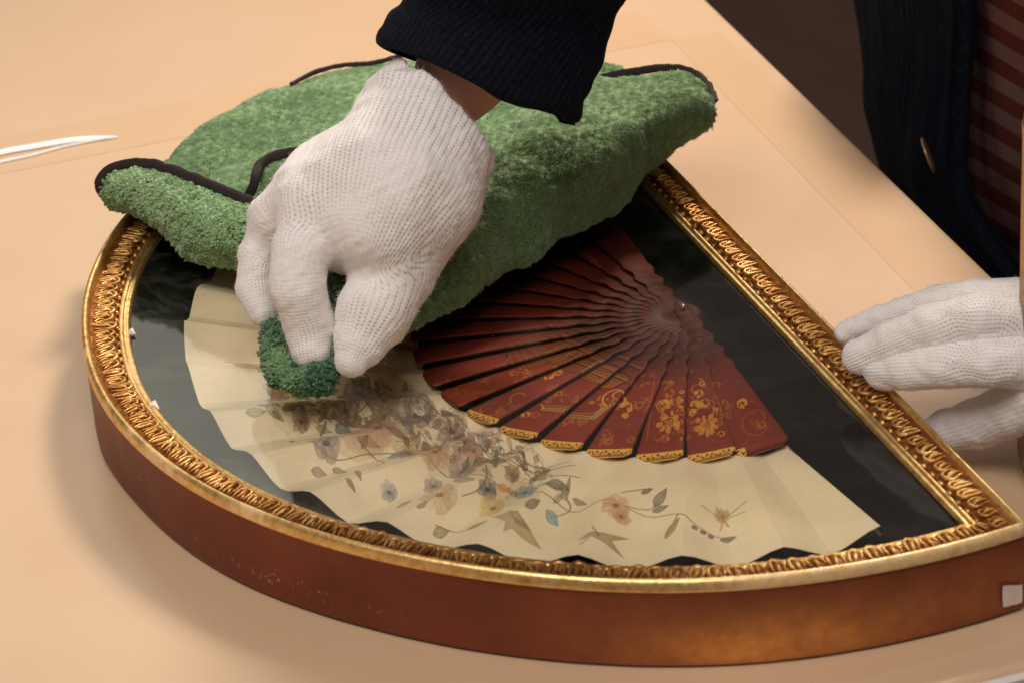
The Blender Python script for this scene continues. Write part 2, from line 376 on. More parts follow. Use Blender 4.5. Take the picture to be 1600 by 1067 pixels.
# side wall (with tiny foot shadow line), then moulding members
def wallwob(V):
    V = V.copy(); P = V.reshape(-1, 3); nz = wnoise(P, .12, 3) * .0005
    r = np.linalg.norm(P[:, :2], axis=1)[:, None] + 1e-9; P[:, :2] *= 1 + nz[:, None] / r; return P.reshape(V.shape)
o, V = sweep('side_wall', [(.0014, .001), (.0006, .0016), (.0004, .0030)] + [(.0006, z) for z in np.linspace(.005, .038, 14)] + [(.0009, .0402), (.002, .0405)], M_wall, frame, extra=wallwob)
P = V.reshape(-1, 3)
gx = lambda q, s: np.exp(-.5 * ((P - q) ** 2 / np.array(s) ** 2).sum(1))
q1 = at(1190, 990, .008); q2 = at(1400, 965, .02)
attr(o, 'gold_sheen', np.clip(.85 * gx(q1, (.034, .2, .009)) + .25 * gx(q2, (.09, .2, .014)), 0, 1))  # golden sheen painted into the wall colour at lower right
q3 = at(480, 930, .012); q4 = at(370, 880, .012)
attr(o, 'chip', np.clip(gx(q3, (.02, .05, .0022)) + .8 * gx(q4, (.03, .05, .0014)) + .8 * gx(at(215, 740, .02), (.004, .02, .002)), 0, 1))
def rounded(d0, d1, z0, ht, k=7): return [(d0 + (d1 - d0) * (1 - math.cos(t)) / 2, z0 + ht * math.sin(t)) for t in np.linspace(0, math.pi, k)]
o, V = sweep('outer_bead', [(.0000, .0385), (-.0002, .0400)] + rounded(0, .0047, .0405, .0036, 9) + [(.0049, .0375)], M_gold, frame)
P = V.reshape(-1, 3); w_ = np.zeros(len(P))
for px, py, s in ((128, 548, .0025), (133, 553, .002), (232, 706, .006), (255, 722, .008), (205, 672, .003), (1290, 892, .03), (1380, 873, .035), (1490, 845, .02), (1545, 832, .012), (160, 630, .002), (385, 797, .008)):
    q = at(px, py, .044); w_ += np.exp(-.5 * ((P[:, :2] - q[:2]) ** 2).sum(1) / s ** 2)
ridge = np.clip(1 - abs(np.repeat([d_ for d_, z_ in [(0, 0), (0, 0)] + rounded(0, .0047, 0, 0, 9) + [(.0049, 0)]], V.shape[1]) - .0010) / .0024, 0, 1)
attr(o, 'wear', np.clip(w_, 0, 1) * (.45 + .55 * ridge))
o, V = sweep('carved_band', [(.0045, .0378), (.0062, .0372), (.0072, .0392), (.0120, .0398), (.0160, .0385), (.0188, .0365), (.0192, .0352)], M_patina, frame)
band = o
o, V = sweep('inner_fillet', [(.0192, .0350), (.0196, .0372), (.0205, .0378), (.0222, .0370), (.0226, .0362), (.0240, .0368), (.0252, .0360), (.0256, .0340)], M_gold, frame)
vl, _ = sweep('velvet_liner', [(.0254, .0345), (.0258, .0338), (.0258, .0100)], M_velvet, frame)
P = V.reshape(-1, 3); q = at(203, 585, .037); w_ = np.exp(-.5 * ((P - q) ** 2 / np.array([.003, .02, .01]) ** 2).sum(1)); attr(o, 'wear', np.clip(w_, 0, 1))
# carved leaf tongues and pearls, one by one round the moulding
def leaf_mesh(v):
    V = []; Fq = []
    def add(pth, r, ns=5):
        v_, f = tube(pth, r, ns); b = len(V); V.extend(v_.tolist()); Fq.extend([[i + b for i in x] for x in f])
    th_ = np.linspace(-math.pi / 2, math.pi / 2, 7); sk = (0, .0008, -.0005)[v]; wd = (.0033, .0029, .0035)[v]; ln_ = (.0030, .0036, .0024)[v]
    hoop = [(-wd * .9 - sk, -.0054, .0002), (-wd - sk * .4, -.0020, .0008)] + [(wd * math.sin(t) + sk, .0014 + ln_ * math.cos(t), .0010 + .0003 * math.cos(t)) for t in th_] + [(wd + sk * .4, -.0012, .0009), (wd * .8 - sk, -.0050, .0002)]
    add(hoop, np.array([.0004, .0008, .0010, .0012, .0010, .0013, .0010, .0011, .0009, .0007, .0004]) * (.9, 1.05, .95)[v], 6)
    add([(-.0010 - sk, -.0054, .0004), (-.0002, -.002, .0010), (sk, .001, .0014), (sk * 1.5, .0026, .0008)], [.0005, .0011, .0014, .0006], 6)
    if v != 1: add([(.0016 - sk, -.0052, .0003), (.0014, -.003, .0008), (.0013 + sk, -.0006, .0008)], [.0004, .0007, .0004], 4)
    return V, Fq
LV = [mesh('leaf_ornament', *leaf_mesh(v), M_carved, band) for v in range(3)]
leaf0 = LV[0]
pv, pf = [], []
for i in range(5):
    a = math.pi * i / 4
    for j in range(8): b = 2 * math.pi * j / 8; pv.append((.00165 * math.sin(a) * math.cos(b) , .00165 * math.sin(a) * math.sin(b), .00165 * math.cos(a)))
pearl0 = mesh('pearl', pv, gridfaces(5, 8, False, True).tolist(), M_carved, band)
for o_ in (): attr(o_, 'wear', np.zeros(len(o_.data.vertices)))
def walk(d_, pitch, off=0.0):
    A, Sg = path(d_, 900, 200); P = np.concatenate([A, Sg, A[:1]]); seg = np.linalg.norm(np.diff(P, axis=0), axis=1); s = np.r_[0, np.cumsum(seg)]
    n = int(s[-1] / pitch); t = (np.arange(n) + off) * s[-1] / n
    x = np.interp(t, s, P[:, 0]); y = np.interp(t, s, P[:, 1]); x2 = np.interp((t + .0015) % s[-1], s, P[:, 0]); y2 = np.interp((t + .0015) % s[-1], s, P[:, 1])
    return x, y, np.arctan2(y2 - y, x2 - x)
first = True
x, y, a = walk(.0126, .0083)
for i in range(len(x)):
    if i < 3: o_ = LV[i]
    else: o_ = random.choice(LV).copy(); COL.objects.link(o_)
    first = False; s = random.uniform(.84, 1.05); on_st = abs((np.array([x[i], y[i]]) - LA) @ ln) < .0115 * KS + .004
    M_ = Matrix.Translation((x[i], y[i], .0398)) @ Matrix.Rotation(a[i], 4, 'Z') @ Matrix.Rotation(.16, 4, 'X').inverted() @ Matrix.Rotation(random.uniform(-.2, .2) + .25, 4, 'Z') @ Matrix.Diagonal((s, s * 1.08 * (KS + .03 if on_st else .94), s * random.uniform(.75, 1.05), 1))
    o_.matrix_basis = M_; o_.parent = band
x, y, a = walk(.0184, .0083, .5)
for i in range(len(x)):
    o_ = pearl0 if i == 0 else pearl0.copy()
    if i: COL.objects.link(o_)
    o_.parent = band; o_.matrix_basis = Matrix.Translation((x[i], y[i], .0372)) @ Matrix.Rotation(a[i], 4, 'Z') @ Matrix.Diagonal((1.25, 1, .9, 1))
# backing velvet
A, Sg = path(.0254, 200, 40); P = np.concatenate([A, Sg])
rings = [np.c_[P * k + np.array([-.02, 0]) * (1 - k), np.full(len(P), .0130)] for k in np.linspace(1, 0.001, 60)]
V = np.array(rings).reshape(-1, 3); V[:, 2] += wnoise(V, .09, 5) * .0009 + np.abs(wnoise(V * [1, 1, 0], .16, 8)) * .001
mesh('velvet_backing', V, gridfaces(60, len(P), False, True), M_velvet, frame)
# glass pane
A, Sg = path(.0250, 200, 40); P = np.concatenate([A, Sg]); n = len(P)
mesh('glass_pane', np.c_[P, np.full(n, .0338)], [list(range(n))], M_glass, frame, smooth=False)
# paper sticker on the side
def onwall(px, py):                            # photo point on the outer wall
    d = rays([(px, py)])[0]; lo, hi = .8, 1.6
    f = lambda t: (lambda q: np.hypot(q[0], q[1]) - rad(np.array([math.atan2(q[1], q[0])]))[0] - .0002)(CC + d * t)
    ts = np.linspace(lo, hi, 1600); v = [f(t) for t in ts]
    for i in range(1599):
        if v[i] > 0 >= v[i + 1]: return CC + d * ts[i]
V = []
for i, u in enumerate(np.linspace(0, 1, 7)):
    for v in (0, .5, 1): V.append(onwall(1567 + 31 * u + random.uniform(-1, 1), (915 - 3 * u) + v * (33 - 4 * u) + random.uniform(-1, 1)))
mesh('paper_sticker', V, gridfaces(7, 3), M_sticker, frame)
# flake of gilding lying inside the rebate
for px, py, s in ((236, 636, .0042), (203, 521, .003)):
    q = at(px, py, .0352); mesh('gilding_flake', [(q[0] - s, q[1] - s * .7, q[2]), (q[0] + s, q[1] - s * .4, q[2]), (q[0] + s * .4, q[1] + s * 1.3, q[2] + .001), (q[0] - s * .5, q[1] + s, q[2]), (q[0], q[1], q[2] + .002)], [(0, 1, 4), (1, 2, 4), (2, 3, 4), (3, 0, 4)], M_sticker, frame, smooth=False)

# ================================================================== painted fan
ZF = .026; PIV = at(1068, 492, .028)[:2]
X0, Y0, PXM = -.275, -.275, .00025; WI, HI = 1640, 1960
class Canvas:                                  # brush strokes laid down in the fan's own plane (metres), each traced from the photo
    def __init__(s, base): s.a = np.empty((HI, WI, 3), np.float32); s.a[:] = base
    def ij(s, px, py): q = at(px, py, ZF); return (q[0] - X0) / PXM, (q[1] - Y0) / PXM
    def _win(s, x0, x1, y0, y1):
        x0 = max(int(x0), 0); y0 = max(int(y0), 0); x1 = min(int(x1) + 1, WI); y1 = min(int(y1) + 1, HI)
        if x1 <= x0 or y1 <= y0: return None
        Y, X = np.mgrid[y0:y1, x0:x1]; return x0, x1, y0, y1, X, Y
    def put(s, W, al, col): x0, x1, y0, y1, _, _ = W; s.a[y0:y1, x0:x1] = s.a[y0:y1, x0:x1] * (1 - al[..., None]) + np.array(col, np.float32) * al[..., None]
    def poly(s, pts, col, al=.9, soft=1.2, veins=False):   # pts: photo px
        P = np.array([s.ij(*p) for p in pts]); W = s._win(P[:, 0].min() - 4, P[:, 0].max() + 4, P[:, 1].min() - 4, P[:, 1].max() + 4)
        if W is None: return
        X, Y = W[4], W[5]; ins = np.zeros(X.shape, bool); dd = np.full(X.shape, 1e9); n = len(P)
        for i in range(n):
            a, b = P[i], P[(i + 1) % n]
            c = ((a[1] > Y) != (b[1] > Y)) & (X < (b[0] - a[0]) * (Y - a[1]) / (b[1] - a[1] + 1e-9) + a[0]); ins ^= c
            t = np.clip(((X - a[0]) * (b[0] - a[0]) + (Y - a[1]) * (b[1] - a[1])) / (((b - a) ** 2).sum() + 1e-9), 0, 1)
            dd = np.minimum(dd, np.hypot(X - a[0] - t * (b[0] - a[0]), Y - a[1] - t * (b[1] - a[1])))
        sd = np.where(ins, dd, -dd); m = np.clip(sd / soft + .5, 0, 1)
        tone = .72 + .28 * np.clip(1 - sd / 8, 0, 1)
        s.put(W, m * al * tone, col)
    def blob(s, px, py, wd, ht, ang, col, al=.8, n=14, rag=.12, rnd=random):
        p = []
        for k in range(n):
            t = 2 * math.pi * k / n; r = 1 + rnd.uniform(-rag, rag); x, y = wd * r * math.cos(t), ht * r * math.sin(t); c, q = math.cos(ang), math.sin(ang)
            p.append((px + x * c - y * q, py + x * q + y * c))
        s.poly(p, col, al, 1.6)
    def leaf(s, px, py, L, wd, ang, col, al=.72):
        p = []; c, q = math.cos(ang), math.sin(ang)
        for t in np.linspace(0, 1, 9): x, y = L * (t - .5), wd * .5 * math.sin(math.pi * t ** .8); p.append((px + x * c - y * q, py + x * q + y * c))
        for t in np.linspace(1, 0, 9)[1:-1]: x, y = L * (t - .5), -wd * .5 * math.sin(math.pi * t ** .8); p.append((px + x * c - y * q, py + x * q + y * c))
        s.poly(p, col, al, 1.2); d = tuple(v * .55 for v in col)
        s.line([(px - L * .5 * c, py - L * .5 * q), (px + L * .5 * c, py + L * .5 * q)], d, .7, .5)
        s.line(p + p[:1], d, .55, .35)
    def line(s, pts, col, wpx=1.2, al=.9):
        P = np.array([s.ij(*p) for p in pts]); P = cr(P, max(3, len(P) * 5)) if len(P) > 2 else P
        k = 2.9 * .5 * wpx * .45 + .25
        for a, b in zip(P[:-1], P[1:]):
            W = s._win(min(a[0], b[0]) - k - 2, max(a[0], b[0]) + k + 3, min(a[1], b[1]) - k - 2, max(a[1], b[1]) + k + 3)
            if W is None: continue
            X, Y = W[4], W[5]; t = np.clip(((X - a[0]) * (b[0] - a[0]) + (Y - a[1]) * (b[1] - a[1])) / (((b - a) ** 2).sum() + 1e-9), 0, 1)
            D = np.hypot(X - a[0] - t * (b[0] - a[0]), Y - a[1] - t * (b[1] - a[1])); s.put(W, np.clip(k - D + .5, 0, 1) * al, col)
    def flower(s, px, py, r, col, ctr=None, n=6, al=.62, rnd=random):
        a0 = rnd.uniform(0, 6)
        for k in range(n):
            a = a0 + 2 * math.pi * k / n; sh = rnd.uniform(.85, 1.12); c = tuple(min(1, v * sh) for v in col)
            s.blob(px + r * .5 * math.cos(a), py + r * .38 * math.sin(a), r * .5, r * .34, a * .3, c, al, 12, .15, rnd)
        for k in range(n * 2):
            a = a0 + math.pi * k / n + .2; s.line([(px + r * .15 * math.cos(a), py + r * .1 * math.sin(a)), (px + r * .8 * math.cos(a), py + r * .6 * math.sin(a))], tuple(v * .6 for v in col), .5, .35)
        s.blob(px, py, r * .2, r * .14, 0, ctr or tuple(v * .5 for v in col), .8, 10, .1, rnd)
    def image(s, name):
        im = bpy.data.images.new(name, WI, HI, alpha=False, float_buffer=False); buf = np.ones((HI, WI, 4), np.float32); buf[..., :3] = np.clip(s.a, 0, 1)
        im.pixels.foreach_set(buf.ravel()); im.update(); im.pack(); return im
rf = random.Random(5)
# --- silk leaf (values are display-referred paint colours)
lc = Canvas((.93, .85, .68))
yy, xx = np.mgrid[0:HI, 0:WI]; P2 = np.stack([xx[::4, ::4].ravel() * PXM, yy[::4, ::4].ravel() * PXM, 0 * xx[::4, ::4].ravel()], 1)
mott = np.repeat(np.repeat(wnoise(P2, .06, 21, 4).reshape(xx[::4, ::4].shape), 4, 0), 4, 1)[:HI, :WI]
lc.a *= (1 + .035 * mott)[..., None]; lc.a += RNG.normal(0, .008, (HI, WI, 1)); 
fib = RNG.normal(0, 1, (HI, WI)); lc.a += (.010 * (fib + np.roll(fib, 1, 1) + np.roll(fib, 2, 1)) / 1.7)[..., None]
TAN = (.66, .53, .36); PEACH = (.78, .60, .42); MAUVE = (.62, .55, .50); SLATE = (.36, .37, .34); DKLF = (.40, .36, .27); OLIVE = (.56, .49, .31); BLUE = (.46, .56, .56); BRN = (.50, .37, .26); PINK = (.72, .52, .43); BRANCH = (.34, .27, .18)
for px, py, r, c in ((640, 660, 75, (.67, .54, .37)), (560, 680, 60, (.70, .57, .41)), (720, 715, 70, (.72, .60, .43)), (610, 615, 50, (.55, .42, .28)), (470, 640, 45, (.70, .58, .40)), (800, 755, 60, (.76, .66, .49)), (440, 590, 35, (.68, .50, .28))):
    for k in range(5): lc.blob(px + rf.uniform(-20, 20), py + rf.uniform(-14, 14), r * rf.uniform(.4, .8), r * rf.uniform(.22, .42), rf.uniform(-.5, .5), c, .26, 16, .25, rf)
# branches
for br in ([(480, 690), (520, 712), (575, 702), (640, 700), (700, 735), (757, 745), (800, 760), (850, 772), (900, 790), (941, 782), (985, 791), (1059, 805), (1085, 820), (1112, 828), (1138, 830)],
           [(345, 557), (380, 559), (420, 562)], [(758, 720), (760, 745), (745, 765), (722, 776)], [(877, 760), (890, 785), (860, 800)], [(950, 790), (1010, 785), (1031, 775)],
           [(640, 610), (690, 640), (720, 680), (790, 710), (860, 740), (905, 742)], [(500, 650), (560, 640), (600, 600)], [(560, 690), (600, 720), (560, 740), (520, 745)],
           [(455, 690), (470, 680), (500, 682)], [(757, 700), (820, 725), (898, 726)], [(760, 690), (820, 718), (890, 718)], [(1059, 805), (1052, 820), (1040, 836)], [(680, 815), (720, 820), (745, 815)], [(970, 770), (1000, 757), (1015, 752)]):
    lc.line(br, BRANCH, 1.2, .8)
# flowers and leaves traced from the photo
for px, py, r, c in ((510, 697, 26, MAUVE), (590, 668, 34, PINK), (651, 640, 36, (.47, .38, .30)), (600, 625, 26, (.60, .42, .25)), (705, 665, 26, (.53, .43, .35)), (725, 690, 22, (.55, .45, .38)), (679, 706, 28, PEACH), (720, 728, 24, MAUVE), (761, 761, 17, SLATE), (820, 763, 20, BLUE), (607, 762, 15, (.60, .60, .58)), (686, 778, 34, (.84, .70, .50)), (769, 784, 24, (.84, .69, .38)), (962, 792, 26, PEACH), (560, 605, 26, (.55, .40, .25)), (540, 640, 24, (.60, .45, .30)), (676, 750, 18, MAUVE), (640, 700, 20, TAN), (740, 700, 16, PINK), (800, 735, 14, TAN), (970, 806, 16, (.80, .56, .38)), (1128, 795, 14, (.74, .55, .34)), (430, 600, 18, (.74, .52, .26)), (470, 655, 16, BRN)):
    lc.flower(px, py, r, c, None, 6, .58, rf)
lc.blob(654, 633, 9, 6, .3, (.86, .76, .62), .95, 12, .05, rf); lc.blob(714, 690, 10, 6, .4, (.90, .83, .70), .95, 12, .05, rf); lc.blob(784, 754, 8, 5, 0, (.82, .50, .27), .9, 10, .1, rf)
for px, py, L, wd, an, c in ((536, 664, 34, 20, .7, SLATE), (637, 662, 30, 16, 1.0, SLATE), (622, 700, 38, 10, -.3, (.47, .50, .50)), (776, 716, 34, 16, .3, SLATE), (750, 712, 30, 14, -.4, DKLF), (724, 750, 34, 13, .1, (.60, .57, .50)), (870, 757, 38, 15, .15, DKLF), (832, 789, 26, 13, -.5, DKLF), (862, 801, 24, 16, .8, (.42, .58, .66)), (1031, 768, 32, 17, -.9, (.42, .38, .28)), (1031, 786, 26, 10, -.1, (.42, .38, .28)), (1137, 831, 26, 8, -.2, DKLF), (1050, 828, 38, 11, -.95, OLIVE), (382, 568, 38, 19, .05, (.67, .57, .38)), (400, 650, 32, 12, -.1, (.60, .52, .33)), (428, 648, 34, 12, .55, (.60, .52, .33)), (415, 636, 30, 9, .1, OLIVE), (455, 682, 10, 6, 0, BRN), (688, 822, 26, 14, -.3, OLIVE), (660, 795, 20, 8, -.6, OLIVE), (745, 815, 30, 8, -.2, OLIVE), (630, 780, 26, 10, -.6, TAN), (560, 745, 24, 8, 1.2, OLIVE), (530, 727, 26, 11, .4, OLIVE), (497, 728, 24, 12, .2, (.60, .48, .34)), (548, 762, 22, 7, .9, OLIVE), (505, 662, 26, 10, .3, TAN), (575, 690, 36, 10, .2, (.66, .52, .30)), (665, 690, 22, 14, 1.1, DKLF), (805, 700, 26, 10, .3, TAN), (842, 735, 30, 10, -.3, OLIVE), (905, 775, 24, 9, .5, OLIVE), (1010, 757, 20, 6, -.5, DKLF), (700, 640, 30, 12, .6, BRN), (590, 645, 40, 8, -.4, (.42, .30, .18)), (560, 655, 40, 8, .2, (.42, .30, .18)), (620, 675, 40, 9, .4, (.45, .33, .2)), (455, 640, 30, 10, -.3, (.40, .28, .16)), (480, 632, 30, 10, .4, (.36, .26, .15))):
    lc.leaf(px, py, L, wd, an, c)
for k in range(210):
    t = rf.random(); px = 430 + 440 * t + rf.gauss(0, 24); py = 612 + 140 * t + rf.gauss(0, 24) - 30 * math.sin(math.pi * t)
    lc.leaf(px, py, rf.uniform(9, 24), rf.uniform(4, 9), rf.uniform(-1.4, 1.4), rf.choice([TAN, OLIVE, DKLF, MAUVE, BRN, PEACH, (.58, .50, .38)]), .40)
    if rf.random() < .5: lc.line([(px, py), (px + rf.uniform(-18, 18), py + rf.uniform(-10, 10)), (px + rf.uniform(-26, 26), py + rf.uniform(-14, 14))], BRANCH, .7, .35)
for k in range(70):
    t = rf.random(); px = 500 + 330 * t + rf.gauss(0, 20); py = 630 + 100 * t + rf.gauss(0, 24) - 26 * math.sin(math.pi * t); a_ = rf.uniform(-.6, .9); L_ = rf.uniform(8, 26)
    lc.line([(px, py), (px + L_ * math.cos(a_), py + L_ * .6 * math.sin(a_) - rf.uniform(0, 5)), (px + 1.7 * L_ * math.cos(a_ + .3), py + L_ * math.sin(a_ + .3))], rf.choice([(.62, .45, .22), (.48, .34, .18), (.40, .33, .22)]), rf.uniform(.6, 1.3), .5)
for px, py in ((1085, 826), (1110, 832), (1098, 829)): lc.blob(px, py, 5, 4, 0, SLATE, .9, 8, .1, rf)
# birds
lc.poly([(768, 807), (792, 803), (800, 812), (822, 818), (846, 846), (815, 838), (800, 830), (786, 837), (790, 822)], (.66, .54, .36), .85); lc.poly([(792, 800), (808, 803), (830, 826), (806, 822)], (.52, .42, .27), .7)
lc.poly([(902, 850), (918, 838), (950, 836), (984, 833), (955, 844), (975, 862), (945, 850), (925, 845)], (.60, .48, .30), .85); lc.line([(925, 828), (935, 842)], BRANCH, 1.2); lc.line([(920, 848), (906, 858)], DKLF, 1.4)
for q in ([(1095, 786), (1118, 795), (1130, 798)], [(1165, 783), (1145, 792), (1130, 798)], [(1165, 797), (1140, 798)], [(1118, 782), (1130, 800), (1138, 812)], [(1130, 798), (1125, 818)]): lc.line(q, (.70, .55, .34), 2.2, .7)
lc.a = np.clip(lc.a, 0, 1) ** .92
im_leaf = lc.image('leaf_painting')
# --- lacquer sticks
sc = Canvas((.53, .21, .145)); sc.a *= (1 + .07 * mott)[..., None]; sc.a += RNG.normal(0, .006, (HI, WI, 1))
GOLD = (.88, .62, .24); GD2 = (.72, .44, .17); DIM = (.62, .32, .20); BLK = (.12, .07, .04)
# pagoda roofs and walls in dull gold
for q, c in (([(790, 545), (850, 520), (905, 545), (860, 575), (800, 580)], (.50, .27, .10)), ([(850, 575), (905, 545), (985, 605), (935, 600), (895, 590)], (.50, .30, .12)), ([(905, 590), (940, 570), (985, 600), (955, 612), (925, 605)], GD2), ([(845, 560), (885, 540), (905, 556), (870, 576)], (.60, .36, .14)), ([(880, 525), (930, 510), (960, 530), (920, 548)], (.42, .24, .11)), ([(920, 545), (960, 530), (985, 555), (950, 570)], (.5, .3, .14))):
    sc.poly(q, c, .8)
    P_ = np.array(q)
    for k in range(7):
        t = (k + .5) / 7; a = P_[0] * (1 - t) + P_[1] * t; b = P_[-1] * (1 - t) + P_[len(P_) // 2] * t; sc.line([tuple(a), tuple(b)], BLK, .8, .7)
    sc.line(q + q[:1], BLK, 1.0, .8)
for a, b in (((845, 512), (985, 612)), ((870, 505), (1000, 590)), ((800, 540), (880, 520)), ((885, 560), (940, 600)), ((990, 608), (972, 622)), ((1000, 590), (960, 560))): sc.line([a, b], BLK, 1.2); sc.line([(a[0] + 3, a[1] - 3), (b[0] + 3, b[1] - 3)], GOLD, .7, .6)
# cartouche border
def band_(pts): sc.line(pts, (.80, .66, .38), 9, .95); sc.line(pts, (.22, .17, .09), 5.0, .9); [sc.blob(pts[0][0] + (pts[1][0] - pts[0][0]) * t, pts[0][1] + (pts[1][1] - pts[0][1]) * t, 2.6, 1.1, .2, (.70, .58, .32), .9, 6) for t in np.linspace(.04, .96, 14)]
band_([(850, 643), (927, 660)]); band_([(927, 660), (950, 643)])
sc.line([(846, 634), (850, 643)], GOLD, 2); sc.line([(850, 636), (925, 652), (944, 638)], GOLD, 1.2, .8)
def scroll(px, py, r, a0, a1, col, wd=2, ry=.75, al=.9): sc.line([(px + r * (1 - .45 * t) * math.cos(a0 + (a1 - a0) * t), py + ry * r * (1 - .45 * t) * math.sin(a0 + (a1 - a0) * t)) for t in np.linspace(0, 1, 14)], col, wd, al)
scroll(962, 630, 22, 2.3, 7.4, GOLD, 2.6); scroll(966, 626, 12, 0, 5, GOLD, 2); scroll(812, 627, 16, 2.5, 5.8, GD2, 2); scroll(1178, 668, 25, .4, 5.0, DIM, 2.2, .9, .8); scroll(1182, 665, 15, -2, 3, DIM, 1.6, .9, .8); scroll(1088, 612, 10, .5, 5, GD2, 1.6); scroll(985, 672, 7, 1, 5, DIM, 1.2)
scroll(765, 640, 22, 1.0, 3.6, GD2, 1.6); scroll(900, 563, 14, 3, 6.3, GD2, 1.4); scroll(812, 572, 20, 3.2, 6.2, (.66, .42, .18), 1.6)
sc.leaf(925, 633, 12, 6, .2, GOLD); sc.leaf(936, 627, 12, 5, -1, GOLD); sc.leaf(940, 640, 12, 5, .6, GOLD)
for px, py in ((978, 634), (984, 645), (978, 655), (972, 636)): sc.blob(px, py, 5, 4, 0, GOLD, .9)
sc.line([(975, 633), (986, 637), (984, 648), (972, 652), (978, 659)], GOLD, 2)
def rosette(px, py, r, col=GOLD, n=9):
    for k in range(n):
        a = 2 * math.pi * k / n + rf.uniform(0, .4); q = r * rf.uniform(.6, .82); sc.blob(px + q * math.cos(a), py + .85 * q * math.sin(a), r * rf.uniform(.2, .36), r * rf.uniform(.14, .24), a + rf.uniform(-.4, .4), col, .9, 9, .28, rf)
    scroll(px, py, r * .55, rf.uniform(0, 6), rf.uniform(8, 11), col, 1.5, .8)
    for k in range(5): sc.line([(px - r * .35 + k * r * .16, py - r * .25), (px - r * .28 + k * r * .14, py), (px - r * .3 + k * r * .16, py + r * .25)], col, .9, .8)
rosette(1046, 667, 21); rosette(1104, 670, 21)
for px, py, r in ((1037, 638, 12), (1055, 636, 11), (1046, 622, 8), (1084, 640, 12), (1101, 637, 9), (1092, 622, 8), (1040, 690, 7), (1062, 648, 7), (1116, 650, 6), (822, 650, 9), (1160, 640, 9), (857, 592, 9), (872, 586, 8), (1048, 606, 6), (1097, 607, 5)):
    for k in range(5): a = rf.uniform(0, 6.28); sc.blob(px + r * .6 * math.cos(a), py + r * .5 * math.sin(a), r * .42, r * .26, rf.uniform(-1.5, 1.5), rf.choice([GOLD, GD2, GOLD]), .9, 9, .3, rf)
    scroll(px, py, r, rf.uniform(0, 6), rf.uniform(7, 10), rf.choice([GOLD, GD2]), 1.2, .8)
for k in range(16):
    t = rf.random(); px = rf.choice([1026 + 6 * t, 1066 - 4 * t, 1080 + 2 * t, 1120 + 8 * t]); scroll(px, 605 + 90 * t, rf.uniform(3, 6), rf.uniform(0, 6), rf.uniform(7, 9), rf.choice([GOLD, GD2]), 1.1, .8)
sc.line([(1024, 590), (1010, 690)], GD2, 1.0, .8)
for px, py in ((1038, 602), (1041, 612), (1048, 606), (1050, 618), (1096, 602), (1100, 612), (1097, 624), (1003, 608), (1013, 606), (1004, 592), (1018, 594)): sc.blob(px, py, 4.5, 2.4, rf.uniform(-1, 1), GD2, .8, 9, .25, rf)
for k in range(60):
    t = rf.random(); px = 690 + 110 * t + rf.gauss(0, 8); py = 612 + 42 * t + rf.gauss(0, 9); sc.blob(px, py, rf.uniform(2, 5), rf.uniform(1.2, 3), rf.uniform(-1, 1), (.60, .38, .20), .55, 8, .2, rf)
for k in range(26): sc.line([(px := rf.uniform(1010, 1190), py := rf.uniform(600, 700)), (px + rf.uniform(-7, 7), py + rf.uniform(-4, 4)), (px + rf.uniform(-10, 10), py + rf.uniform(-6, 6))], DIM, 1.1, .7)
for px, py in ((928, 415), (935, 425), (920, 408)): sc.blob(px, py, 7, 3, .5, (.72, .36, .16), .8)
for k in range(46):
    a_ = math.radians(rf.uniform(205, 283)); r_ = rf.uniform(.085, .130); q = PIV + r_ * np.array([math.cos(a_), math.sin(a_)]); d_ = np.array([q[0], q[1], ZF]) - CC; zz = d_ @ FW; px = 800 + F * (d_ @ RT) / zz; py = 533.5 - F * (d_ @ UP) / zz
    scroll(px, py, rf.uniform(4, 9), rf.uniform(0, 6), rf.uniform(7, 10), rf.choice([DIM, GD2, (.70, .42, .20)]), 1.3, .8, .75)
    for j in range(3): sc.blob(px + rf.uniform(-9, 9), py + rf.uniform(-6, 6), 2.6, 1.6, rf.uniform(-1, 1), GD2, .7, 8, .2, rf)
# shading painted into the colour near the pivot, with rings like carved relief
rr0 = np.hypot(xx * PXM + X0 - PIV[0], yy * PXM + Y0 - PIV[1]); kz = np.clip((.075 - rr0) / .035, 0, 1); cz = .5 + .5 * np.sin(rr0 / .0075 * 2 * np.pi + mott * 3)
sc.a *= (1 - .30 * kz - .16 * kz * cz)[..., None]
for k in range(90):
    a_ = math.radians(rf.uniform(120, 285)); r_ = rf.uniform(.02, .08); q = PIV + r_ * np.array([math.cos(a_), math.sin(a_)]); d_ = np.array([q[0], q[1], ZF]) - CC; zz = d_ @ FW; px = 800 + F * (d_ @ RT) / zz; py = 533.5 - F * (d_ @ UP) / zz
    sc.blob(px, py, rf.uniform(1.5, 4), rf.uniform(.8, 1.8), rf.uniform(-1, 1), rf.choice([(.62, .34, .22), (.30, .11, .08), (.55, .40, .30)]), .6, 8, .3, rf)
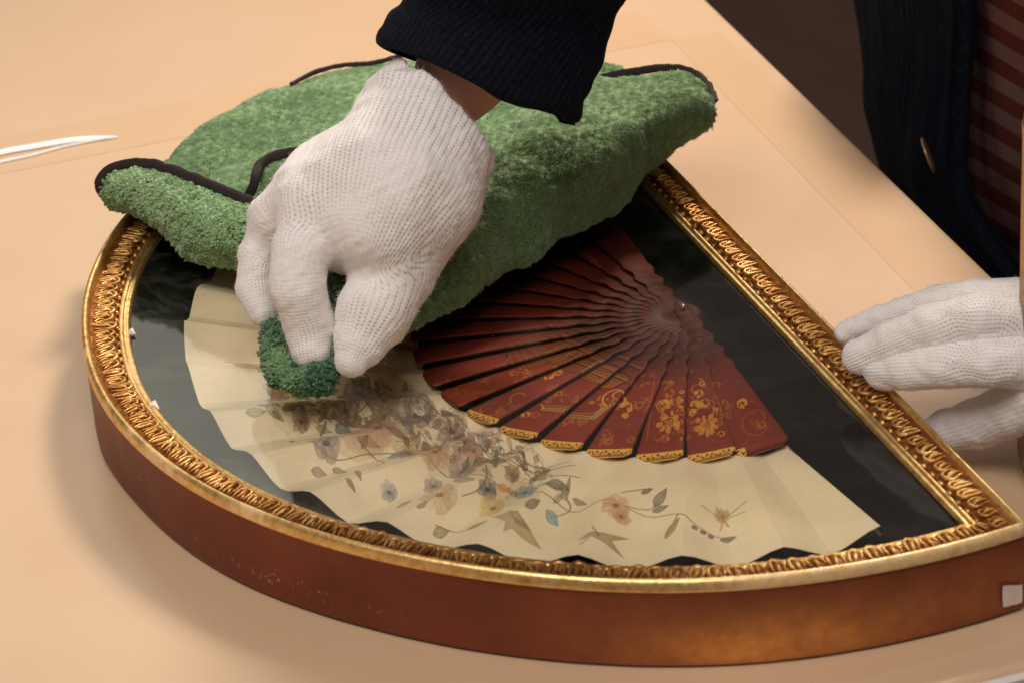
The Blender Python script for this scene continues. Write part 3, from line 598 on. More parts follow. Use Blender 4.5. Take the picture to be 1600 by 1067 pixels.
# gilt stick ends
rr = np.hypot(xx * PXM + X0 - PIV[0], yy * PXM + Y0 - PIV[1]); ang = np.degrees(np.arctan2(yy * PXM + Y0 - PIV[1], xx * PXM + X0 - PIV[0])) % 360
em = (np.clip((rr - .1325) / .0006, 0, 1) * (ang < 277) * (ang > 215)).astype(np.float32)
wv = (np.sin(ang * 4.1 + 1.3 * np.sin(ang * 1.7)) * .0009); blk = ((np.abs(rr - .1352 - wv) < .00042) & (np.sin(ang * 7.3 + mott * 4) > -.5)) | (np.abs(rr - .1327) < .0003)
endc = np.where(blk[..., None], np.array([.25, .14, .05]), np.array([.90, .68, .30])); sc.a = sc.a * (1 - em[..., None]) + endc * em[..., None]
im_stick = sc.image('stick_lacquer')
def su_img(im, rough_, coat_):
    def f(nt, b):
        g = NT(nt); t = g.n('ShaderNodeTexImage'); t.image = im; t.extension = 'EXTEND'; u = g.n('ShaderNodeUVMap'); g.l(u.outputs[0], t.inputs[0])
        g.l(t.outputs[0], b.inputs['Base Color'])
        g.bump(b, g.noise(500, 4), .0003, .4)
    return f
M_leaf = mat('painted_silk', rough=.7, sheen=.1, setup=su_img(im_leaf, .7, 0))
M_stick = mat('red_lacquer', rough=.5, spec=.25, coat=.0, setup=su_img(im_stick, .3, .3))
def uvxy(o):
    me = o.data; uv = me.uv_layers.new(name='UVMap'); n = len(me.loops); vi = np.empty(n, np.int32); me.loops.foreach_get('vertex_index', vi)
    co = np.empty(len(me.vertices) * 3, np.float32); me.vertices.foreach_get('co', co); co = co.reshape(-1, 3)[vi]
    uv.data.foreach_set('uv', np.stack([(co[:, 0] - X0) / (PXM * WI), (co[:, 1] - Y0) / (PXM * HI)], 1).astype(np.float32).ravel())
fan = thing('folding_fan', 'open folding fan with red lacquered sticks and cream leaf painted with flowers, under glass', 'fan', (0, 0, 0))
# leaf: one object per pleat
NP = 36
ai = np.radians(285.5 - np.arange(NP + 1) * (285.5 - 108.0) / NP)
st = np.r_[0, 5.9, np.full(19, 5.68), np.full(NP - 20, 0)]; out = 287.7 - np.cumsum(st)[:NP + 1]; rest = NP + 1 - 21
out[21:] = out[20] - np.arange(1, NP + 1 - 20) * (out[20] - 104.) / (NP - 20)
ao = np.radians(out)
ro_x = np.array([104, 130, 158, 169, 189, 201, 213, 225, 236, 248, 259, 270, 281, 288]); ro_y = np.array([258, 259, 258, 256, 245, 240, 236.5, 233, 229.5, 226.5, 223, 222, 221, 219]) / 1000
for k in range(NP):
    nu, nr = 5, 26; V = np.zeros((nr, nu, 3))
    for j in range(nu):
        s = j / (nu - 1); a_i = ai[k] * (1 - s) + ai[k + 1] * s; a_o = ao[k] * (1 - s) + ao[k + 1] * s
        pk = lambda m: (0 if m % 2 else 1)              # odd folds are valleys (tips out), even peaks
        hz = pk(k) * (1 - s) + pk(k + 1) * s; hz = .5 - .5 * math.cos(math.pi * hz) if True else hz; hz = .7 * hz + .3 * (pk(k) * (1 - s) + pk(k + 1) * s)
        R_i = .1335; R_o = np.interp(math.degrees(a_o), ro_x, ro_y)
        pi_ = PIV + R_i * np.array([math.cos(a_i), math.sin(a_i)]); po = PIV + R_o * np.array([math.cos(a_o), math.sin(a_o)])
        for i in range(nr):
            t = i / (nr - 1); q = pi_ * (1 - t) + po * t
            amp = .0026 + .0052 * t
            z = ZF - .0042 + .0006 * (1 - t) + amp * hz * (1.0 if k < 20 else .85) + .0005 * math.sin(9 * t + k * 1.7) * s * (1 - s) * 4
            V[i, j] = (q[0], q[1], z)
    o = mesh('pleat', V.reshape(-1, 3), gridfaces(nr, nu), M_leaf, fan); uvxy(o)
# gold edging along the guard side of the leaf
M_edge = mat('gilt_paper_edge', (.62, .42, .22), .4, .5)
pth = [PIV + r * np.array([math.cos(math.radians(a)), math.sin(math.radians(a))]) for r, a in ((.134, 285.5), (.18, 286.9), (.219, 287.7))]
V, Fq = tube(cr(np.array([(q[0], q[1], ZF - .001) for q in pth]), 20), .0006, 5); mesh('edge_binding', V, Fq, M_edge, fan)
# sticks
NS = 18
for k in range(NS):
    guard = k in (0, NS - 1)
    a = math.radians(280.6 - k * (280.6 - 108.0) / (NS - 1)); c, s_ = math.cos(a), math.sin(a)
    rs = np.concatenate([[-.009, -.006, -.001], np.linspace(.004, .1365, 60)]); V = []
    for r in rs:
        if r < .003: wd = .0022 + .0022 * max(0, (r + .009) / .009)
        else:
            t = (r) / .1365; wd = .0035 + (.0111 - .0035) * t ** 1.0
            wd += .0011 * math.cos(r * 2 * math.pi / .0150) * min(1, r / .02) * max(0, min(1, (.078 - r) / .03))
            wd *= 1.12 if guard else 1
            if r > .1345: wd *= 1 - .25 * (r - .1345) / .002
        base = ZF + .0012 + .00022 * (NS - k) * (1 - t if r > .003 else 1) * .6 + (.0012 if k == 0 else 0)
        for u, dz in ((-1, -.0011), (-1, 0), (-.9, .0003), (0, .0004), (.9, .0003), (1, 0), (1, -.0011)):
            tilt = .0016 * u * min(1, max(r, 0) / .05)
            if r > .132: dz -= (r - .132) * .28
            V.append((PIV[0] + r * c - u * wd * s_, PIV[1] + r * s_ + u * wd * c, base + dz + tilt))
    n = len(rs); Fq = gridfaces(n, 7, False, True)[:, ::-1].tolist() + [list(range(7)), list(range((n - 1) * 7, n * 7))[::-1]]
    o = mesh('guard_stick' if guard else 'stick', V, Fq, M_stick, fan); uvxy(o)
    # thin gilt line along one edge
    if 5 < k < 13 or k in (0, 3): pass
pv = []
for i in range(6):
    b = math.pi / 2 * i / 5
    for j in range(12): e = 2 * math.pi * j / 12; pv.append((PIV[0] + .0015 * math.cos(b) * math.cos(e), PIV[1] + .0015 * math.cos(b) * math.sin(e), ZF + .0065 + .0014 * math.sin(b)))
mesh('rivet', pv, gridfaces(6, 12, False, True).tolist(), M_button, fan)

# ================================================================== smooth solid bodies (gloves, arm) grown from tapered limbs
def sdf_caps(P, caps):                        # list of distance arrays
    out = []
    for (a, ra), (b, rb) in caps:
        ab = b - a; L2 = ab @ ab + 1e-12; t = np.clip(((P - a) @ ab) / L2, 0, 1); out.append(np.linalg.norm(P - a - t[:, None] * ab, axis=1) - (ra + (rb - ra) * t))
    return out
def smin(a, b, k):
    h = np.clip(.5 + .5 * (b - a) / k, 0, 1); return b * (1 - h) + a * h - k * h * (1 - h)
def nodes(lst):                               # (px,py,z,r_px[,squash]) -> world node + radius
    r = []
    for n in lst: q = at(n[0], n[1], n[2]); r.append((q, n[3] * pxm(q)))
    return r
def surfnet(f, lo, h, shape):
    """naive surface nets on grid f"""
    nx, ny, nz = shape; s = f < 0
    c = [s[i:nx - 1 + i, j:ny - 1 + j, k:nz - 1 + k] for i in (0, 1) for j in (0, 1) for k in (0, 1)]
    cnt = sum(x.astype(np.int8) for x in c); act = (cnt > 0) & (cnt < 8)
    idx = -np.ones(act.shape, np.int64); I = np.argwhere(act); idx[tuple(I.T)] = np.arange(len(I))
    pos = np.zeros((len(I), 3)); n = np.zeros(len(I))
    for ax in range(3):
        for u in (0, 1):
            for v in (0, 1):
                o = [0, 0, 0]; oth = [k for k in range(3) if k != ax]; o[oth[0]] = u; o[oth[1]] = v; e = list(o); e[ax] = 1
                A = f[tuple((I + o).T)]; B = f[tuple((I + e).T)]; m = (A < 0) != (B < 0); t = np.where(m, A / (A - B + 1e-12), 0)
                p = (I + o).astype(float); p[:, ax] += t; pos += p * m[:, None]; n += m
    V = lo + h * pos / n[:, None]; Fs = []
    for ax in range(3):
        oth = [k for k in range(3) if k != ax]
        a = np.take(s, np.arange(shape[ax] - 1), ax); b = np.take(s, np.arange(1, shape[ax]), ax)
        sl = [slice(None)] * 3; sl[oth[0]] = slice(1, shape[oth[0]] - 1); sl[oth[1]] = slice(1, shape[oth[1]] - 1)
        a = a[tuple(sl)]; b = b[tuple(sl)]
        E_ = np.argwhere(a != b); E_[:, oth[0]] += 1; E_[:, oth[1]] += 1
        flip = s[tuple(E_.T)]
        def g(d0, d1):
            q = E_.copy(); q[:, oth[0]] += d0; q[:, oth[1]] += d1; return idx[tuple(q.T)]
        Q = np.stack([g(-1, -1), g(0, -1), g(0, 0), g(-1, 0)], 1)
        if ax == 1: flip = ~flip
        Q[~flip] = Q[~flip][:, ::-1]; Fs.append(Q)
    return V, np.concatenate(Fs)
def laplace(V, Fq, it, lam=.5):
    n = len(V); e = np.concatenate([Fq[:, [0, 1]], Fq[:, [1, 2]], Fq[:, [2, 3]], Fq[:, [3, 0]]])
    e = np.concatenate([e, e[:, ::-1]])
    for k in range(it):
        acc = np.zeros((n, 3)); cnt = np.bincount(e[:, 0], minlength=n)
        for a in range(3): acc[:, a] = np.bincount(e[:, 0], weights=V[e[:, 1], a], minlength=n)
        V = V + lam * (acc / np.maximum(cnt, 1)[:, None] - V)
    return V
def vnormals(V, Fq):
    n = np.cross(V[Fq[:, 2]] - V[Fq[:, 0]], V[Fq[:, 3]] - V[Fq[:, 1]]); N = np.zeros_like(V)
    for k in range(4):
        for a in range(3): N[:, a] += np.bincount(Fq[:, k], weights=n[:, a], minlength=len(V))
    return N / (np.linalg.norm(N, axis=1)[:, None] + 1e-12)
def grow(field, nodelist, h, pad=.012):
    Q = np.array([q for q, r in nodelist]); R = np.array([r for q, r in nodelist])
    lo = (Q - R[:, None]).min(0) - pad; hi = (Q + R[:, None]).max(0) + pad; shape = tuple(((hi - lo) / h).astype(int) + 2)
    ax = [lo[i] + h * np.arange(shape[i]) for i in range(3)]; f = np.empty(shape)
    Y, Z = np.meshgrid(ax[1], ax[2], indexing='ij'); yz = np.stack([Y.ravel(), Z.ravel()], 1)
    step = max(1, int(400000 / len(yz)))
    for i in range(0, shape[0], step):
        xs = ax[0][i:i + step]; P = np.concatenate([np.concatenate([np.full((len(yz), 1), x), yz], 1) for x in xs]); f[i:i + step] = field(P).reshape(len(xs), shape[1], shape[2])
    V, Fq = surfnet(f, lo, h, shape); V = laplace(V, Fq, 3)
    return V, Fq
def chain(lst): n = nodes(lst); return list(zip(n[:-1], n[1:]))
def clipplane(d, P, q, n):                    # cut flat by plane through q, keep the side n points away from
    return np.maximum(d, (P - q) @ n)

def build_glove(name, palm, fingers, parent, kp, kf, kb, h, cut=None, seed=0, wr=(), extra_wr=None):
    PC = [c for ch in palm for c in chain(ch)]; FC = [chain(f) for f in fingers]
    def field(P):
        d = None
        for x in sdf_caps(P, PC): d = x if d is None else smin(d, x, kp)
        fd = None
        for ch in FC:
            e = None
            for x in sdf_caps(P, ch): e = x if e is None else smin(e, x, .0015)
            fd = e if fd is None else smin(fd, e, kf)
        d = smin(d, fd, kb)
        if cut is not None: d = clipplane(d, P, cut[0], cut[1])
        return d
    allnodes = [n for ch in palm + fingers for n in nodes(ch)]
    V, Fq = grow(field, allnodes, h)
    N = vnormals(V, Fq)
    if extra_wr is not None: V = V + N * extra_wr(V)[:, None]; N = vnormals(V, Fq)
    V = V + N * (wnoise(V, .030, seed, 3) * .0008 + wnoise(V, .007, seed + 1, 2) * .00022)[:, None]
    # knit coordinates: running length along the limb and arc round it, blended where limbs join
    p0 = PC[0][0][0]; p1 = PC[min(2, len(PC) - 1)][1][0]; ax = p1 - p0; ax /= np.linalg.norm(ax); topv = UP * .2 + np.array([0, -.5, .8]); sd = np.cross(ax, topv); sd /= np.linalg.norm(sd); wv = np.cross(sd, ax)
    pc = p0 + ((V - p0) @ ax)[:, None] * ax; dd = V - pc; palmK = np.stack([(V - p0) @ ax, np.arctan2(dd @ sd, dd @ wv + .02) * .040], 1)
    def Kat(q): d_ = q - (p0 + ((q - p0) @ ax) * ax); return np.array([(q - p0) @ ax, math.atan2(d_ @ sd, .035) * .040])
    pd = None
    for x in sdf_caps(V, PC): pd = x if pd is None else np.minimum(pd, x)
    W = np.exp(-np.clip(pd, 0, None) / .0035)[:, None]; acc = palmK * W; ws = W.copy()
    cd_ = [np.min(sdf_caps(V, ch), 0) for ch in FC]; near = np.argmin(np.array(cd_), 0)
    for gi, ch in enumerate(FC):
        run = 0; o0 = Kat(ch[0][0][0]); A_ = np.zeros((len(V), 2)); B_ = np.zeros((len(V), 1)); ds = sdf_caps(V, ch); dm = np.min(ds, 0)
        for ((a, ra), (b, rb)), dsi in zip(ch, ds):
            ab = b - a; L = np.linalg.norm(ab); u = ab / L; tt = (V - a) @ u; c = a + tt[:, None] * u; d_ = V - c
            side = np.cross(u, topv); side /= np.linalg.norm(side); w2 = np.cross(side, u); ang = np.arctan2(d_ @ side, d_ @ w2)
            g_ = np.exp(-(dsi - dm) / .0028)[:, None]; A_ += g_ * np.stack([o0[0] + run + tt, o0[1] + ang * .0115], 1); B_ += g_; run += L
        m = (near == gi)[:, None] * np.exp(-np.clip(dm - .0, 0, None) / .004)[:, None] * (1 - np.exp(-np.clip(pd, 0, None) / .006))[:, None] * 1.4
        acc += m * A_ / B_; ws += m
    K = np.c_[acc / ws, np.zeros(len(V))]
    o = mesh(name, V, Fq, M_knit, parent); attr(o, 'knit', K, 'FLOAT_VECTOR')
    return o, V, Fq, N
def fuzz(name, V, Fq, N, n, length, wid, m, parent, rng, comb=.4):
    f = rng.integers(0, len(Fq), n); P = V[Fq[f]].mean(1) + rng.normal(0, .0004, (n, 3)); nn = N[Fq[f, 0]]
    d = nn * .7 + rng.normal(0, 1, (n, 3)) * comb; d /= np.linalg.norm(d, axis=1)[:, None]; L = length * rng.uniform(.4, 1.2, n)[:, None]
    s = np.cross(d, rng.normal(0, 1, (n, 3))); s /= np.linalg.norm(s, axis=1)[:, None] + 1e-9
    b = rng.normal(0, .35, (n, 3)) * L
    V2 = np.stack([P - s * wid, P + s * wid, P + d * L * .55 + b * .2 + s * wid, P + d * L * .55 + b * .2 - s * wid, P + d * L + b * .8 + s * wid * .4, P + d * L + b * .8 - s * wid * .4], 1).reshape(-1, 3)
    k = np.arange(n)[:, None] * 6; F2 = np.concatenate([k + [0, 1, 2, 3], k + [3, 2, 4, 5]])
    o = mesh(name, V2, F2, m, parent); o['kind'] = 'stuff'; return o

# ================================================================== person
person = thing('person', 'person in navy jacket, striped top and white knitted gloves wiping the framed fan', 'person', (.42, .16, -.75))
P_ = lambda o: child(o, person)
# right glove wiping the glass
palm = [[(693, 132, .150, 80), (662, 200, .143, 101), (628, 285, .128, 96), (590, 350, .114, 84)],
        [(600, 262, .134, 82), (565, 283, .128, 74), (505, 322, .118, 72)],
        [(546, 247, .130, 46), (492, 285, .120, 46), (436, 340, .104, 46)],
        [(690, 240, .136, 72), (672, 315, .118, 62), (640, 380, .100, 58)],
        [(620, 300, .115, 80), (540, 370, .100, 56)]]
fing = [[(510, 325, .114, 60), (470, 392, .105, 46), (466, 452, .090, 44), (482, 508, .071, 41), (487, 544, .062, 33)],
        [(440, 345, .098, 46), (404, 400, .086, 31), (399, 452, .073, 29), (412, 490, .064, 23)],
        [(450, 350, .090, 42), (430, 400, .074, 32), (434, 450, .060, 26), (446, 480, .056, 20)],
        [(480, 360, .085, 38), (470, 400, .070, 28), (475, 440, .058, 22), (480, 460, .055, 18)],
        [(655, 350, .104, 60), (618, 425, .090, 64), (584, 488, .077, 59), (563, 532, .067, 43), (551, 561, .061, 29)]]
wax = at(693, 143, .150); wdir = at(693, 132, .150) - at(660, 220, .141); wdir /= np.linalg.norm(wdir)
def cuffwr(V):
    t = (V - wax) @ wdir        # wrinkles across the wrist
    k = np.clip(1 - np.abs(t + .030) / .03, 0, 1); w_ = np.sin(t * 2 * math.pi / .011 + wnoise(V, .04, 9) * 2.5)
    return k * w_ * .0009 - .0038 * np.exp(-((t + .021) / .0045) ** 2) * np.clip(.6 + wnoise(V, .08, 12), 0, 1)
go, gV, gF, gN = build_glove('glove', palm, fing, None, .014, .0010, .0065, .00125, cut=(at(682, 157, .150), .74 * RT + .66 * UP + .12 * FW), seed=31, extra_wr=cuffwr)
go['label'] = 'white knitted glove pinching the green cloth'; P_(go)
P_(fuzz('cotton_fuzz', gV, gF, gN, 15000, .0014, .00005, M_fuzz, None, RNG))
# left glove on the frame
palm2 = [[(1660, 540, .060, 100), (1760, 560, .075, 95), (1860, 560, .10, 85)], [(1600, 500, .066, 52), (1680, 520, .066, 70)], [(1605, 580, .055, 46), (1680, 570, .06, 60)]]
fing2 = [[(1600, 482, .072, 44), (1520, 474, .074, 34), (1440, 483, .068, 26), (1375, 500, .060, 22), (1322, 518, .052, 19)],
         [(1610, 512, .076, 46), (1530, 498, .084, 39), (1460, 510, .078, 35), (1395, 534, .067, 31), (1345, 556, .056, 28)],
         [(1610, 562, .066, 48), (1545, 564, .069, 40), (1480, 569, .064, 37), (1420, 574, .058, 36), (1383, 577, .053, 33)],
         [(1600, 470, .060, 36), (1530, 462, .062, 26), (1460, 468, .056, 22), (1405, 480, .050, 17)],
         [(1640, 620, .050, 48), (1585, 640, .038, 42), (1530, 660, .026, 40), (1480, 672, .020, 33), (1462, 676, .018, 26)]]
g2, v2, f2, n2 = build_glove('glove', palm2, fing2, None, .010, .0006, .006, .0013, seed=57)
g2['label'] = 'white knitted glove resting its fingers on the gilt edge'; P_(g2)
P_(fuzz('cotton_fuzz', v2, f2, n2, 6000, .0014, .00005, M_fuzz, None, RNG))
# skin: one body from the hidden shoulders down to both wrists
arm = [(702, 140, .148, 66), (745, 85, .166, 66), (790, 10, .196, 70), (830, -120, .248, 80)]
armn = nodes(arm); sh_r = np.array([.33, .27, .52]); sh_l = np.array([.40, -.02, .50])
armn += [(np.array([.22, .22, .42]), .05), (sh_r, .065)]
larm = nodes([(1700, 545, .068, 62), (1860, 560, .10, 70)]) + [(np.array([.45, -.08, .20]), .045), (sh_l, .065)]
neck = [(np.array([.40, .13, .55]), .06), (np.array([.38, .13, .66]), .055)]
trunk = [(np.array([.40, .24, .50]), .075), (np.array([.42, .03, .50]), .075)]; trunk2 = [(np.array([.44, .21, -.05]), .11), (np.array([.44, .07, -.05]), .11)]
caps = list(zip(armn[:-1], armn[1:])) + list(zip(larm[:-1], larm[1:])) + [tuple(trunk), tuple(trunk2), tuple(neck), (trunk[0], trunk2[0]), (trunk[1], trunk2[1]), (trunk[0], trunk2[1])]
def fbody(P):
    d = None
    for x in sdf_caps(P, caps): d = x if d is None else smin(d, x, .02)
    return d
V, Fq = grow(fbody, armn + larm + neck + trunk + trunk2, .0065); P_(mesh('body', V, Fq, M_skin))
# sleeve: open tube with a turned cuff, sections traced left edge / right edge
def tube_from(sections, n=72, depth=.8, m=None, name='sleeve', thick=.0022, more=None, seed=3, amp=.0015):
    ctr = []
    for (lx, ly, rx, ry, zl, zr) in sections:
        a = at(lx, ly, zl); b = at(rx, ry, zr); ctr.append((a, b))
    A = cr(np.array([c[0] for c in ctr]), 60); B = cr(np.array([c[1] for c in ctr]), 60)
    C_ = (A + B) / 2; R_ = np.linalg.norm(A - B, axis=1) / 2; T = np.gradient(C_, axis=0); 
    if more is not None:
        C2 = cr(np.array([C_[-1]] + [np.array(q) for q, r in more]), 40)[1:]; R2 = np.interp(np.linspace(0, len(more), 40)[1:], range(len(more) + 1), [R_[-1]] + [r for q, r in more])
    U = (B - A) / (2 * R_[:, None]); 
    vw = C_ - CC; vw /= np.linalg.norm(vw, axis=1)[:, None]
    D = -vw; D -= (D * U).sum(1)[:, None] * U; D /= np.linalg.norm(D, axis=1)[:, None]     # depth axis square to the width
    # tilt the rings so that their plane is roughly square to the arm
    th = np.linspace(0, 2 * np.pi, n, endpoint=False)
    Tn = T / np.linalg.norm(T, axis=1)[:, None]; D2 = np.cross(Tn, U); D2 /= np.linalg.norm(D2, axis=1)[:, None]; sg = np.sign((D2 * D).sum(1)); D2 = D
    rings = C_[:, None] + R_[:, None, None] * (np.cos(th)[None, :, None] * U[:, None] + depth * np.sin(th)[None, :, None] * D2[:, None])
    if more is not None:
        U2 = U[-1]; rr = []
        for q, r in zip(C2, R2):
            rr.append(q + r * (np.cos(th)[:, None] * U2 + depth * np.sin(th)[:, None] * D2[-1]))
        rings = np.concatenate([rings, np.array(rr)])
    nr = len(rings); V = rings.reshape(-1, 3); cen = np.repeat(rings.mean(1), n, 0); out = V - cen; out /= np.linalg.norm(out, axis=1)[:, None]
    V = V + out * (wnoise(V, .06, seed, 3) * amp)[:, None]
    uu = np.tile((np.cos(th) + 1) / 2, nr); fd = np.repeat(np.clip(1 - np.arange(nr) / 16.0, 0, 1) ** 1.5, n)
    V = V + UP * (np.interp(uu, [0, .1, .31, .5, .63, .83, .92, 1], [0, .003, .0070, .0060, .0030, -.0034, -.0030, -.0004]) * fd)[:, None]
    V = V + out * (.0012 * np.exp(-((np.repeat(np.arange(nr), n) - 9.0) / 1.2) ** 2) * -1)[:, None]
    inner = V - out * thick; Fo = gridfaces(nr, n, False, True)
    # turned lip: outer first ring bulges, joined to the inside
    allV = np.concatenate([V, inner]); lip = np.stack([np.arange(n), (np.arange(n) + 1) % n, (np.arange(n) + 1) % n + nr * n, np.arange(n) + nr * n], 1)
    Fq = np.concatenate([Fo, Fo[:, ::-1] + nr * n, lip[:, ::-1]])
    o = mesh(name, allV, Fq, m); run = np.r_[0, np.cumsum(np.linalg.norm(np.diff(rings.mean(1), axis=0), axis=1))]
    K = np.zeros((nr, n, 3)); K[:, :, 0] = th[None] * .042; K[:, :, 1] = run[:, None]; attr(o, 'knit', np.concatenate([K.reshape(-1, 3)] * 2), 'FLOAT_VECTOR')
    return o
sec = [(624, 88, 872, 180, .158, .150), (614, 82, 893, 187, .160, .152), (615, 60, 908, 160, .172, .162), (628, 20, 933, 100, .190, .180), (636, -10, 962, 20, .206, .200), (650, -70, 990, -60, .235, .235), (690, -150, 1030, -170, .28, .28)]
sl = tube_from(sec, m=M_navy, name='sleeve', depth=.72, more=[((.20, .20, .40), .075), ((.33, .25, .52), .085), ((.38, .2, .54), .08)], seed=3, amp=.0034)
P_(sl)
ls = nodes([(1760, 560, .075, 72), (1850, 560, .10, 100)]) + [(np.array([.45, -.08, .20]), .065), (np.array([.43, -.05, .36]), .075), (np.array([.40, .0, .50]), .08)]
pth = cr(np.array([q for q, r in ls]), 40); rr_ = np.interp(np.linspace(0, 4, 40), range(5), [r for q, r in ls]); V, Fq = tube(pth, rr_, 40); o = mesh('sleeve', V, Fq[:-2], M_navy); attr(o, 'knit', np.stack([np.tile(np.arange(40) * .01, 40), np.repeat(np.arange(40) * .01, 40), np.zeros(1600)], 1), 'FLOAT_VECTOR'); P_(o)
# torso: jacket front edge and shirt, sections from the photo at their depths
rows_y = [-260, -120, 0, 100, 150, 250, 290, 330, 370, 420, 470]
sil = [1310, 1330, 1345, 1354, 1351, 1373, 1385, 1412, 1450, 1512, 1575]
edge = [1440, 1470, 1488, 1492, 1490, 1484, 1490, 1503, 1520, 1556, 1600]
def sheet(cols, name, m, back, nrow=90, fold=0, seed=1):
    G = []
    for j, py in enumerate(rows_y):
        r = [aty(c[0](j), py, c[1]) for c in cols]; G.append(r)
    G = np.array(G); G = cr(G, nrow); G = np.moveaxis(cr(np.moveaxis(G, 1, 0), 70), 0, 1)
    # carry down below the table and round the back
    low = np.repeat(G[-1:], 10, 0); low[:, :, 2] -= np.linspace(.02, .55, 10)[:, None]; low[:, :, 0] += np.linspace(.0, .015, 10)[:, None]; G = np.concatenate([G, low])
    sh = G.shape; P = G.reshape(-1, 3); P = P + np.stack([wnoise(P * [1, 1, .4], .07, seed, 3) * fold, 0 * P[:, 0], 0 * P[:, 0]], 1); G = P.reshape(sh)
    bk = G + np.array(back); V = np.concatenate([P, bk.reshape(-1, 3)]); n = len(P); Fq = gridfaces(sh[0], sh[1])
    a = np.arange(sh[0] - 1); e0 = a * sh[1]; e1 = (a + 1) * sh[1]; S0 = np.stack([e0, e1, e1 + n, e0 + n], 1); S1 = np.stack([e0, e1, e1 + n, e0 + n], 1) + sh[1] - 1
    t = np.arange(sh[1] - 1); T0 = np.stack([t, t + 1, t + 1 + n, t + n], 1); T1 = T0 + (sh[0] - 1) * sh[1]
    o = mesh(name, V, np.concatenate([Fq, Fq[:, ::-1] + n, S0, S1, T0, T1]), m)
    K = np.zeros(sh); K[..., 0] = np.linspace(0, .2, sh[1])[None]; dq = P - CC; zq = dq @ FW; K[..., 1] = (((-(dq @ UP) / zq * F) - .60 * (dq @ RT) / zq * F) * .00038).reshape(sh[:2]); attr(o, 'knit', np.concatenate([K.reshape(-1, 3)] * 2), 'FLOAT_VECTOR'); return o
sq = lambda arr, d: (lambda j: arr[j] + d)
jk = sheet([(sq(sil, 60), .42), (sq(sil, 8), .40), (sq(sil, 0), .37), (sq(sil, 28), .33), (sq(edge, -60), .29), (sq(edge, -14), .27), (sq(edge, 0), .262), (sq(edge, 6), .264)], 'jacket', M_navy, (.012, .004, 0), fold=.004, seed=5); P_(jk)
sh_ = sheet([(sq(edge, -60), .345), (sq(edge, -15), .33), (sq(edge, 30), .30), (sq(edge, 90), .24), (sq(edge, 200), .12), (sq(edge, 330), .02), (sq(edge, 420), -.04), (sq(edge, 520), -.05)], 'striped_shirt', M_shirt, (.20, .02, 0), fold=.003, seed=6); P_(sh_)
# brass buttons seen nearly edge-on near the jacket opening
for (ax_, ay_, bx_, by_, dpt) in ((1445, 212, 1465, 260, .262), (1491, 378, 1527, 411, .258)):
    a = aty(ax_, ay_, dpt); b = aty(bx_, by_, dpt); u = b - a; L = np.linalg.norm(u); u /= L; c = (a + b) / 2 + np.array([-.003, -.006, 0]); nn = np.cross(u, (c - CC) / np.linalg.norm(c - CC)); nn /= np.linalg.norm(nn); vv = np.cross(nn, u)
    nn2 = nn * 1.0 - vv * .10; nn2 /= np.linalg.norm(nn2); vv = np.cross(nn2, u)
    V = []; 
    for rr, dz in ((.0, .0006), (.7, .0006), (.85, .0010), (1, .0005), (1, -.0005), (.85, -.0008), (.0, -.0008)):
        for t in np.linspace(0, 2 * np.pi, 24, endpoint=False): V.append(c + L / 2 * rr * (math.cos(t) * u + math.sin(t) * vv) + nn2 * dz)
    P_(mesh('button', V, gridfaces(7, 24, False, True), M_button))

# ================================================================== green fleece cloth
towel = thing('cleaning_cloth', 'thick green fleece cloth with dark brown bound edges bunched over the top of the frame', 'cloth', (-.1, .1, .045))
PATCH = []
def patch(rows, nu, nv, close_far=True, close_near=True, seed=1, amp=.0022, flip=False, creases=()):
    """rows[far..near][left..right] of (px,py,z)"""
    G = atv(np.array(rows, float))
    if close_far: G = np.concatenate([G[:1] + [0, .012, -.022], G])
    if close_near: G = np.concatenate([G, G[-1:] + [0, .010, -.0035], G[-1:] + [0, .045, -.003]])
    G = cr(G, nu); G = np.moveaxis(cr(np.moveaxis(G, 1, 0), nv), 0, 1); sh = G.shape; P = G.reshape(-1, 3); Fq = gridfaces(sh[0], sh[1])
    if flip: Fq = Fq[:, ::-1].copy()
    N = vnormals(P, Fq); P = P + N * (wnoise(P, .05, seed, 3) * amp + wnoise(P, .016, seed + 3, 2) * amp * .3)[:, None]; 
    for pts_, dep, wd_ in creases:
        q = cr(atv(np.array(pts_, float)), 40)[:, :2]; D_ = np.full(len(P), 9.0)
        for a_, b_ in zip(q[:-1], q[1:]):
            ab = b_ - a_; t_ = np.clip(((P[:, :2] - a_) @ ab) / (ab @ ab), 0, 1); D_ = np.minimum(D_, np.linalg.norm(P[:, :2] - a_ - t_[:, None] * ab, axis=1))
        P = P - N * (dep * np.exp(-(D_ / wd_) ** 2))[:, None]
    N = vnormals(P, Fq)
    return P, Fq, N, sh
